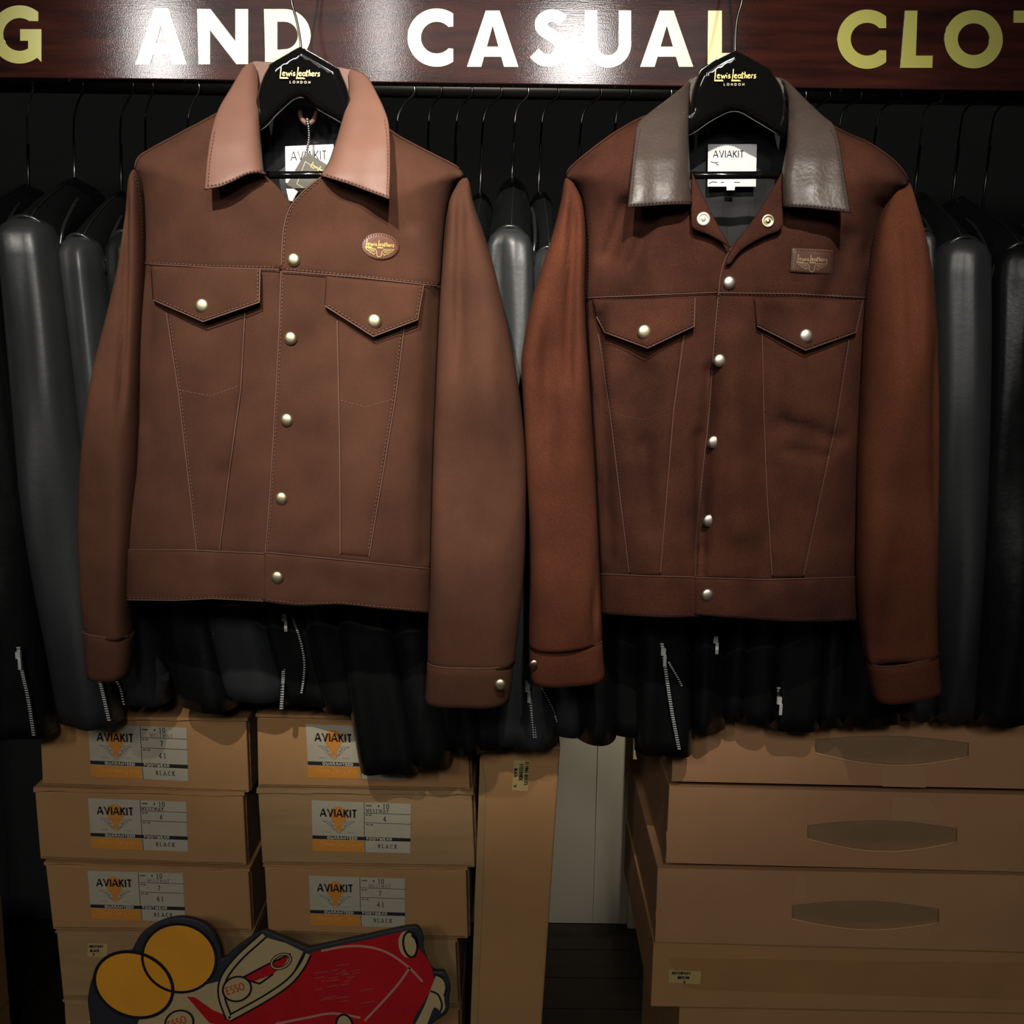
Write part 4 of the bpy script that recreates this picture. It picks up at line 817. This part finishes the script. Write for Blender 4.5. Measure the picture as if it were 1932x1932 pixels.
for i, (hx, zc, hkx, near) in enumerate(HN):
    h = thing('coat_hanger', 'black coat hanger, its wire hook the %s from the left on the rail' % ORD[i], 'hanger', (hkx, RAIL_Y, zc), 'hangers on the rail')
    a = at1(hx, 249, RAIL_Y); dx = .012+.004*((i*7) % 3)
    a[2] = max(a[2], zc+.01)
    st = np.array([a[0]-.004, RAIL_Y, zc-.035])
    pts = [st, a, a+[dx*.35, 0, .030], np.array([a[0]+dx+.010, RAIL_Y+.002, rz-.014]), np.array([a[0]+dx+.016, RAIL_Y+.001, rz+.004]), np.array([a[0]+dx+.010, RAIL_Y, rz+.0155]), np.array([a[0]+dx-.004, RAIL_Y, rz+.014]), np.array([a[0]+dx-.012, RAIL_Y, rz+.002])]
    pts = [st, a, a+[dx*.4, -.002, .034], np.array([a[0]+dx+.008, RAIL_Y-.0160, rz-.010]), np.array([a[0]+dx+.008, RAIL_Y-.0155, rz+.004]), np.array([a[0]+dx+.008, RAIL_Y-.002, rz+.0152]), np.array([a[0]+dx+.008, RAIL_Y+.014, rz+.005]), np.array([a[0]+dx+.008, RAIL_Y+.0155, rz-.006])]
    MB().tube(spl3(pts, 6), .0016, 8).build('hook', DSTEEL if i % 4 else STEEL, h)
    MB().tube([st+[0, 0, .006], a-[0, 0, (a[2]-st[2])*.15]], .0024, 8).build('hook_sleeve', STEEL if i in (1, 4, 11, 12, 13, 14, 15, 22) else DSTEEL, h)
    ar = np.array([(near[0]*.6+hkx*.4, .24, zc-.075), (hkx, .31, zc-.05), (hkx, RAIL_Y, zc-.035), (hkx, .45, zc-.05), (near[0]*.3+hkx*.7, .53, zc-.08)])
    MB().tube(spl3(ar, 5), .008, 10).build('hanger_arms', BLK, h)

# ------------------------------------------------------------------ boxes
BOX_Y = .206
def quadmap(q):
    q = np.array(q, float)
    def f(P, wd, ht):
        u = (P[:, 0]/wd)[:, None]; v = (P[:, 1]/ht)[:, None]
        return (q[0]*(1-u)+q[1]*u)*(1-v)+(q[3]*(1-u)+q[2]*u)*v
    return f
def sticker(parent, q, Y, style):
    """shoe-box sticker printed with panels, band, lettering and winged emblem; style: (big number, size, eu size, left shift)"""
    f = quadmap(q); W_, H_ = 186., 100.
    Z = lambda off: Y-off
    def poly(name, P, off, m, par):
        P = np.array(P, float); V2 = f(P, W_, H_); return flat(name, V2, [tuple(range(len(P)))], Z(off), m, par)
    o = sheet('box_sticker', q, Z(.0008), PAPER, parent, res=40, thick=.0004, roll=0, border=())
    poly('orange_panel', [(0, 77.5), (98, 77.5), (98, 100), (0, 100)], .0011, ORANGE, o)
    poly('black_band', [(0, 69.5), (186, 69.5), (186, 76.5), (0, 76.5)], .0011, INK, o)
    poly('orange_disc', arc(50, 27, 17, 0, 360, 30)[:-1], .0011, ORANGE, o)
    poly('orange_disc', [(38, 38), (62, 38), (55, 52), (60, 58), (50, 61), (40, 58), (45, 52)], .00112, ORANGE, o)
    def ink(name, lines, wd, m, off=.0014):
        V, F = ribbon2(lines, wd); V2 = f(V, W_, H_); flat(name, V2, F, Z(off), m, o)
    t, w_ = text2('AVIAKIT', 15.5, .78, .2); ink('lettering', place(t, 50-w_/2, 31.5), 3.2, INK, .0015)
    em = []
    for s in (-1, 1):
        em += [[(50+s*a, b) for a, b in l] for l in [[(30, 40), (20, 44), (9, 42), (6, 40)], [(30, 40), (10, 40)], [(22, 44), (14, 53), (6, 58)], [(17, 44), (11, 50), (7, 46)], [(8, 57), (14, 46)], [(16, 62), (28, 62)]]]
    em.append(_a(50, 58, 5.5, 0, 360, 5.5, 14)); ink('winged_emblem', em, 1.1, GREYINK, .0013)
    t, w_ = text2('GUARANTEED', 4.4, 1.35, .34); ink('lettering', place(t, 28, 75.2), 1.5, CREAMINK, .0015)
    t, w_ = text2('FOOTWEAR', 4.4, 1.35, .34); ink('lettering', place(t, 103, 75.2), 1.5, CREAMINK, .0015)
    sc = [[(14, 80), (17, 85), (21, 80)], [(17, 85), (15, 92)], _loop(23, 86, 2, 2.4, 0, 360), [(27, 84), (27.5, 88), (30, 88), (30.5, 84)], [(33, 88), (33, 84), (36, 84)], [(40, 84), (38, 86), (40, 88), (37, 89)],
          [(52, 80), (49, 81), (47, 92)], [(45, 86), (51, 85)], _loop(54, 87, 2, 2.2, 0, 360), [(58, 89), (58, 85), (61, 85)], [(67, 85), (69, 88), (72, 85)], [(71, 86), (68, 93)], [(74, 87), (77, 86), (75, 85), (74, 88), (77, 88)], _loop(80, 87, 1.8, 2, 0, 360), [(82, 85), (82, 89)], [(85, 89), (85, 85), (88, 85)], [(91, 85), (89, 86), (91, 88), (88, 89)]]
    ink('lettering', sc, .9, SCRIPTINK, .0013)
    ink('ruled_line', [[(98.5, 0), (98.5, 69)], [(99, 77), (100, 100)], [(99, 21.5), (186, 21.5)], [(99, 41), (186, 41)]], 1.0, INK, .0013)
    for tx, yy in (('NUMBER', 7.5), ('UK SIZE', 26.5), ("INT'L SIZE", 46)):
        t, w_ = text2(tx, 2.2, .8, .25); ink('lettering', place(t, 102, yy), .55, INK)
    num, size, eu, sh = style
    t, w_ = text2('#', 5, 1, .2); ink('lettering', place(t, 124, 9), .9, INK)
    t, w_ = text2('10', 9.5, .8, .32, True); ink('lettering', place(t, 134, 11.5), 1.2, INK)
    t, w_ = text2('WESTWAY', 6.4, .72, .42, True); ink('lettering', place(t, 116+sh, 19.8), 1.0, GREYINK if sh == 0 else INK)
    t, w_ = text2(size, 9.5, .8, .3, True); ink('lettering', place(t, 135, 36.5), 1.3, INK)
    if eu: t, w_ = text2(eu, 9.5, .8, .45, True); ink('lettering', place(t, 132, 59), 1.2, INK)
    t, w_ = text2('BLACK', 7.6, .75, .5, True); ink('lettering', place(t, 125, 91), 1.1, INK)
    return o
def shoe_box(label, q, st=None, sq=None, Y=BOX_Y, depth=.24, m=CARD, lidpx=9, side=True, group='shoe boxes with stickers'):
    q = [tuple(map(float, p)) for p in q]; c = at(np.array([p[0] for p in q]), np.array([p[1] for p in q]), Y)
    r = thing('shoe_box', label, 'box', (c[:, 0].mean(), Y, c[:, 2].min()), group)
    b = [q[0], q[1], q[2], q[3]]; sl = 2.5
    qb = [(q[0][0]+sl, q[0][1]+lidpx*.7), (q[1][0]-sl, q[1][1]+lidpx*.7), (q[2][0]-1, q[2][1]), (q[3][0]+1, q[3][1])]
    bevel(MB().prism(qb, Y, depth).build('box_body', m, r, False), .002)
    # lid board with a ragged folded front edge
    n = 15; u = np.linspace(0, 1, n); top = np.array(q[0])*(1-u)[:, None]+np.array(q[1])*u[:, None]; rg = np.random.RandomState(int(q[0][0]*7+q[0][1]) % 9999)
    bot = top+np.c_[np.zeros(n), lidpx*.62+rg.randn(n)*.9]; lq = np.vstack([top+np.c_[np.zeros(n), rg.randn(n)*.5], bot[::-1]])
    MB().prism(lq, Y-.004, depth+.004).build('lid_flap', m, r, False)
    if side:
        x1, y1 = q[1]; x2, y2 = q[2]
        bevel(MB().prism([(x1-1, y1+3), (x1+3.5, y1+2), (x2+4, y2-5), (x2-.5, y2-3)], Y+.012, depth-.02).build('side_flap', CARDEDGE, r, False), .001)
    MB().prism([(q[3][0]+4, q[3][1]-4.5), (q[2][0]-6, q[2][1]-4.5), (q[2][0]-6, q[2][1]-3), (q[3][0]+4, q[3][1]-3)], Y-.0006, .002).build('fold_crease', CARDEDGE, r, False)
    if st: sticker(r, sq, Y, st)
    return r
shoe_box('top shoe box of the left stack, size 7 sticker partly under a zipped cuff', [(72, 1352), (467, 1355), (471, 1496), (79, 1482)], ('10', '7', '41', 0), [(166, 1366), (352, 1373), (355, 1474), (172, 1465)])
shoe_box('shoe box with size 6 sticker, second from top of the left stack', [(63, 1486), (461, 1495), (466, 1633), (75, 1621)], ('10', '6', '', -16), [(166, 1506), (351, 1513), (355, 1607), (173, 1600)], lidpx=11)
shoe_box('shoe box with size 7 sticker, third from top of the left stack, above the cutout', [(83, 1627), (471, 1640), (476, 1757), (99, 1754)], ('10', '7', '41', 0), [(165, 1643), (345, 1648), (350, 1739), (173, 1734)], lidpx=6)
shoe_box('top shoe box of the right stack, its sticker half hidden by a black cuff', [(482, 1347), (884, 1357), (888, 1491), (486, 1484)], ('10', '7', '41', 0), [(577, 1366), (766, 1374), (768, 1472), (582, 1467)])
shoe_box('greyish shoe box with size 4 sticker, second from top of the right stack', [(484, 1489), (893, 1493), (897, 1637), (494, 1630)], ('10', '4', '', -14), [(588, 1510), (775, 1517), (774, 1610), (590, 1605)], m=CARD2, lidpx=11)
shoe_box('shoe box with size 7 sticker, third from top of the right stack', [(496, 1632), (882, 1638), (884, 1771), (505, 1760)], ('10', '7', '41', 0), [(583, 1652), (764, 1658), (764, 1750), (586, 1745)], lidpx=5)
def small_label(parent, q, Y, lines, h, vertical=False, ang=0):
    o = sheet('handwritten_label', q, Y-.0008, MASKING, parent, res=40, thick=.0004, roll=0, border=())
    for s, x, y, hh in lines:
        t, w_ = text2(s, hh, .8, .22); letters('lettering', place(t, x, y, ang), 1.4, Y-.0012, INK, o)
    return o
q = [(104, 1756), (478, 1760), (480, 1885), (118, 1883)]
a4 = shoe_box('plain box with a small handwritten label, under the left shoe boxes behind the cutout', q, m=CARD2, lidpx=5, group='plain boxes under the shoe boxes')
small_label(a4, [(166, 1780), (203, 1781), (202, 1806), (165, 1805)], BOX_Y, [('WESTWAY', 168, 1788, 4.5), ('BLACK', 170, 1796, 4.5), ('7', 175, 1804, 5)], 5)
b4 = shoe_box('plain box under the right shoe boxes, hidden by the cutout car', [(500, 1772), (862, 1774), (866, 1898), (505, 1892)], m=CARD2, lidpx=4, group='plain boxes under the shoe boxes')
def to_floor(q, Y):
    """lower corners run straight down to the floor"""
    out = list(q[:2])
    for x, y in (q[1], q[0]):
        A = at1(x, y, Y)
        lo, hi = y, 4000.
        for _ in range(50):
            mid = (lo+hi)/2
            if at1(x, mid, Y)[2] > 0.0: lo = mid
            else: hi = mid
        yy = lo; 
        # keep the side upright
        xx = x
        for _ in range(20): xx += (A[0]-at1(xx, yy, Y)[0])/mpp(yy, Y)
        out.append((xx, yy))
    return out
a5 = shoe_box('big carton carrying the left shoe box stack, label at its upper left', to_floor([(118, 1887), (486, 1890)], BOX_Y), m=CARD2, lidpx=5, group='plain boxes under the shoe boxes')
small_label(a5, [(166, 1926), (212, 1927), (212, 1955), (166, 1954)], BOX_Y, [('WESTWAY', 168, 1936, 5)], 5)
shoe_box('big carton carrying the right shoe box stack', to_floor([(500, 1898), (868, 1902)], BOX_Y), m=CARD, lidpx=5, group='plain boxes under the shoe boxes')
# tall carton
TY = .20
q = to_floor([(906, 1411), (1057, 1411)], TY); q[2] = (q[2][0]-38, q[2][1]); q[3] = (q[3][0]-22, q[3][1])
c = at(np.array([p[0] for p in q]), np.array([p[1] for p in q]), TY)
tb = thing('tall_carton', 'tall narrow cardboard carton standing between the box stacks with a handwritten label', 'box', (c[:, 0].mean(), TY, 0))
bevel(MB().prism(q, TY, .30).build('carton_body', CARD, tb, False), .003)
MB().prism([(906, 1409), (1057, 1409), (1057, 1414), (906, 1414)], TY-.003, .30).build('lid_flap', CARD, tb, False)
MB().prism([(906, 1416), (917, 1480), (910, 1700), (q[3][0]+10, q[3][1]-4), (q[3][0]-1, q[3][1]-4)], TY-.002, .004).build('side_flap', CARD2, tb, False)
lbq = [(970, 1434), (999, 1436), (996, 1493), (966, 1491)]
o = sheet('handwritten_label', lbq, TY-.0008, MASKING, tb, res=40, thick=.0004, roll=0, border=())
for s, x, y, hh in (('FLYING BOOTS', 991, 1438, 6.5), ('STEERHIDE', 980.5, 1441, 7), ('BLACK', 970.5, 1450, 5.5), ("'11", 969, 1480, 5.5)):
    t, w_ = text2(s, hh, .62, .16); letters('lettering', place(t, x, y, 93), 1.4, TY-.0012, INK, o)

# right stack: long boot boxes with punched carrying handles
RY = .195
def boot_box(label, q, hand=None, Y=RY, depth=.42, m=CARD3, lab=False, tape=True):
    c = at(np.array([p[0] for p in q]), np.array([p[1] for p in q]), Y)
    r = thing('boot_box', label, 'box', (c[:, 0].mean(), Y, c[:, 2].min()), 'long boxes of the right stack')
    qb = np.array(q, float)
    bevel(MB().prism(qb, Y+(.0155 if hand is not None else .005), depth).build('box_body', m, r, False), .002)
    if hand is not None:
        x0, y0, x1, y1, bt, bb = hand; n = 14; u = np.linspace(0, 1, n)
        top = np.c_[x0+(x1-x0)*u, y0+(y1-y0)*u-13-bt*np.sin(math.pi*u)]; bo = np.c_[x0+(x1-x0)*u, y0+(y1-y0)*u+13+bb*np.sin(math.pi*u)]
        hole = np.vstack([top, bo[::-1]])
        sheet('front_face', dens(q, 40), Y, m, r, res=30, thick=.0110, roll=0, holes=[hole], border=(), smooth=False)
        o = sheet('handle_flap', hole, lambda P: Y+.0030+.0065*sst(P[:, 1], min(top[:, 1]), max(bo[:, 1])), mk('shaded_kraft', (.25, .155, .075), .85, var=.06, vs=9), r, res=16, thick=.003, roll=0, border=(), smooth=False)  # darker kraft paints in the shade of the recessed flap
        P3 = at(bo[:, 0], bo[:, 1], Y); MB().tube(P3, .0016, 8).build('lit_rim', mk('lit_rim_card', (.46, .27, .13), .8), r)  # paler tube paints the light on the lower rim of the hole
    else:
        sheet('front_face', dens(q, 40), Y, m, r, res=40, thick=.0045, roll=0, border=(), smooth=False)
    if tape:
        x0, y0 = q[3]; hgt = q[3][1]-q[0][1]
        sheet('corner_flap', [(x0+1, y0-hgt*.42), (x0+46, y0-1), (x0+2, y0-2)], Y-.0012, m, r, res=40, thick=.0012, roll=0, border=(), smooth=False)
    return r
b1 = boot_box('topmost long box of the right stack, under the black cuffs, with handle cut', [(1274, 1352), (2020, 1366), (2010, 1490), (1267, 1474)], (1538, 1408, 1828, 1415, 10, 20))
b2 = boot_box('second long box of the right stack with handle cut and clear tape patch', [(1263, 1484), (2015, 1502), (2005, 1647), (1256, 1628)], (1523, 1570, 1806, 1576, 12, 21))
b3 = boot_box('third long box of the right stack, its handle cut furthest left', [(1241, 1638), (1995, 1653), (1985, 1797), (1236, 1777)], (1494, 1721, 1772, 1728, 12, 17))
b4_ = boot_box('fourth long box of the right stack with a yellow handwritten label and tape', [(1233, 1779), (1985, 1800), (1975, 1912), (1228, 1898)], None, m=CARD, tape=False)
sheet('packing_tape', [(1262, 1808), (1975, 1818), (1970, 1888), (1320, 1868), (1290, 1862)], RY-.0008, TAPE, b4_, res=60, thick=.0003, roll=0, border=(), smooth=False)
small_label(b4_, [(1262, 1830), (1323, 1833), (1321, 1857), (1262, 1854)], RY-.001, [('MOTORWAY', 1268, 1838.5, 5), ('BROWN', 1279, 1847, 5), ('6', 1290, 1855, 5)], 5, ang=1)
q = to_floor([(1282, 1902), (1975, 1914)], RY)
boot_box('lowest carton of the right stack, set back and in shadow', q, None, Y=RY+.01, m=CARD, tape=False)
for bx, qq in ((b1, [(1660, 1446), (1745, 1446), (1747, 1486), (1665, 1484)]), (b2, [(1683, 1504), (1752, 1506), (1776, 1548), (1682, 1548)]), (b3, [(1503, 1650), (1518, 1650), (1524, 1694), (1494, 1700)])):
    sheet('clear_tape', qq, RY-.0006, mk('clear_tape_on_card', (.42, .24, .12), .35), bx, res=60, thick=.0003, roll=0, border=(), smooth=False)
# kraft paper sheet hanging loosely against the side of the right stack
xs_ = at1(1252, 1600, RY)[0]
sideq = []
# carton at the lower left edge
p = at1(3, 1690, .52)
lc = thing('floor_carton', 'dim cardboard carton cut by the lower left corner of the photo', 'box', (p[0]-.12, .40, 0))
bevel(MB().box((p[0]-.26, .27, 0), (p[0], .52, p[2])).build('carton_body', CARD, lc, False), .003)
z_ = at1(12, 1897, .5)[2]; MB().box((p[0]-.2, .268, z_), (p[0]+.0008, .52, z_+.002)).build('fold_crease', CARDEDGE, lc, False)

# ------------------------------------------------------------------ painted plywood cutout of a red car
KY = .130; BOARD = mk('slate_painted_plywood', (.020, .022, .028), .6); RED = mk('red_enamel', (.46, .008, .011), .38, var=.1, vs=20); CREAM = mk('cream_enamel', (.48, .36, .18), .5, var=.05, vs=20)
BLKP = mk('black_enamel', (.008, .008, .010), .45); ORP = mk('orange_enamel', (.78, .33, .022), .5, var=.08, vs=12); PINK = mk('faded_line_paint', (.50, .22, .15), .6); ESO = mk('orange_red_lettering', (.50, .06, .02), .6)
pts = cat(spl([(140, 2110), (150, 2010), (170, 1940), (166, 1885), (178, 1838), (212, 1806), (250, 1795)]), spl([(250, 1790), (270, 1758), (308, 1737), (350, 1732), (392, 1748), (414, 1786), (418, 1812)]), spl([(424, 1806), (452, 1782), (492, 1757), (504, 1757)]), spl([(504, 1757), (545, 1774), (583, 1789)]), spl([(583, 1789), (680, 1768), (770, 1749), (792, 1752), (800, 1768), (800, 1790), (818, 1832), (838, 1834), (850, 1856), (848, 1880), (846, 1906), (836, 1917), (812, 1936), (790, 1990), (776, 2110)]))
st = thing('car_cutout', 'painted plywood cutout of a red open car leaning in front of the shoe boxes', 'display', at1(480, 2110, KY))
sheet('cutout_board', pts, KY, BOARD, st, res=24, thick=.012, roll=.001, border=(3,))
def lay(name, P, m, k, **kw): return sheet(name, P, KY-.0006*k, m, st, res=30, thick=.0008, roll=0, border=(), smooth=False, **kw)
def ln(name, lines, wd, m, k): return letters(name, lines, wd, KY-.0006*k, m, st, .0004)
lay('painted_disc', ell(338, 1808, 70, 64, 15), ORP, 1); ln('painted_outline', [np.vstack([ell(338, 1808, 70, 64, 15), ell(338, 1808, 70, 64, 15)[:1]])], 5, BLKP, 1.4)
lay('seat_back', [(330, 1872), (420, 1850), (430, 1900), (470, 1960), (250, 1960), (262, 1925)], CREAM, .6)
lay('painted_disc', ell(252, 1858, 76, 60, 22), ORP, 2); ln('painted_outline', [np.vstack([ell(252, 1858, 76, 60, 22), ell(252, 1858, 76, 60, 22)[:1]])], 6, BLKP, 2.4)
lay('car_body', cat([(432, 1925), (540, 1862)], spl([(540, 1862), (565, 1836), (584, 1800), (700, 1772), (768, 1756)]), spl([(768, 1756), (790, 1790), (808, 1812), (818, 1850), (800, 1890), (780, 1925), (768, 1990), (760, 2100)]), [(300, 2100), (300, 2000), (360, 1960)]), RED, 1)
lay('car_body', [(352, 1880), (368, 1882), (400, 1905), (430, 1918), (440, 1940), (395, 1930)], RED, 1.2)
lay('windscreen', cat(spl([(424, 1900), (420, 1865), (430, 1835), (456, 1806), (498, 1768)]), [(540, 1780), (572, 1796)], spl([(572, 1796), (545, 1845), (500, 1880), (436, 1915)])), CREAM, 2)
lay('dashboard', [(455, 1846), (500, 1822), (548, 1800), (538, 1818), (515, 1838), (478, 1852)], RED, 2.5); ln('painted_outline', [[(455, 1846), (500, 1822), (548, 1800)], [(455, 1846), (490, 1856), (515, 1838)]], 3.5, BLKP, 2.9)
for cc in (spl([(432, 1922), (418, 1880), (422, 1846), (450, 1808), (498, 1764)]), spl([(432, 1922), (500, 1884), (546, 1852), (570, 1822), (581, 1800)])):
    ln('painted_outline', [cc], 15, BLKP, 3.0); ln('windscreen_frame', [cc], 8, CREAM, 3.6)
ln('steering_wheel', [np.vstack([ell(530, 1814, 19, 12, -25), ell(530, 1814, 19, 12, -25)[:1]])], 6, BLKP, 3.8); ln('steering_wheel', [np.vstack([ell(530, 1814, 19, 12, -25), ell(530, 1814, 19, 12, -25)[:1]])], 2.6, CREAM, 4.2)
for cx_, cy_, an in ((447, 1866, -17), (338, 1930, -20)):
    e = ell(cx_, cy_, 27, 23, an); lay('roundel', e, CREAM, 3.7); ln('painted_outline', [np.vstack([e, e[:1]])], 3.5, BLKP, 4.2)
    t, w_ = text2('ESSO', 14, .72, .18); ln('lettering', place(t, cx_-18, cy_+11, an), 2.4, ESO, 4.3)
ln('painted_line', [spl([(606, 1794), (650, 1786), (690, 1786), (730, 1797), (770, 1824), (797, 1852)]), spl([(773, 1826), (752, 1856), (722, 1890), (688, 1926)]), spl([(520, 1932), (580, 1920), (628, 1912), (680, 1920)])], 4.5, PINK, 2.2)
e = ell(774, 1782, 13, 24, -8); lay('headlamp', ell(768, 1782, 16, 25, -8), CREAM, 2); lay('headlamp_lens', e, CREAM, 2.6); ln('painted_outline', [np.vstack([e, e[:1]])], 4, BLKP, 3); ln('painted_outline', [spl([(776, 1764), (784, 1772), (788, 1786)])], 4, BLKP, 3)
e = ell(650, 1938, 16, 24, -8); lay('headlamp', e, CREAM, 2); ln('painted_outline', [np.vstack([e, e[:1]])], 4, BLKP, 2.5)
lay('bumper', cat(spl([(822, 1842), (838, 1846), (844, 1862), (838, 1884), (840, 1902), (832, 1912)]), spl([(832, 1912), (820, 1900), (806, 1932), (780, 1990), (772, 1960), (800, 1900), (812, 1868), (822, 1842)])[:-1]), CREAM, 1.5)
ln('painted_outline', [spl([(812, 1870), (826, 1876), (834, 1896), (830, 1910)]), spl([(820, 1838), (836, 1846), (842, 1862), (838, 1880)])], 3.5, BLKP, 2.2)
rg = np.random.RandomState(3)
ln('scuff_mark', [[(x, y), (x+l, y-l*.16)] for x, y, l in zip(rg.uniform(590, 690, 26), rg.uniform(1815, 1895, 26), rg.uniform(6, 34, 26))], 1.3, mk('scuffed_paint', (.38, .11, .08), .6), 2)
# prop behind the cutout, down to the floor
pz = at1(470, 2110, KY); MB().box((pz[0]-.06, KY+.012, 0), (pz[0]+.06, KY+.03, pz[2]+.08)).build('prop_leg', BOARD, st, False)
MB().box((pz[0]-.14, KY-.07, 0), (pz[0]+.14, KY+.06, .018)).build('prop_foot', BOARD, st, False)
bpy.context.view_layer.update()
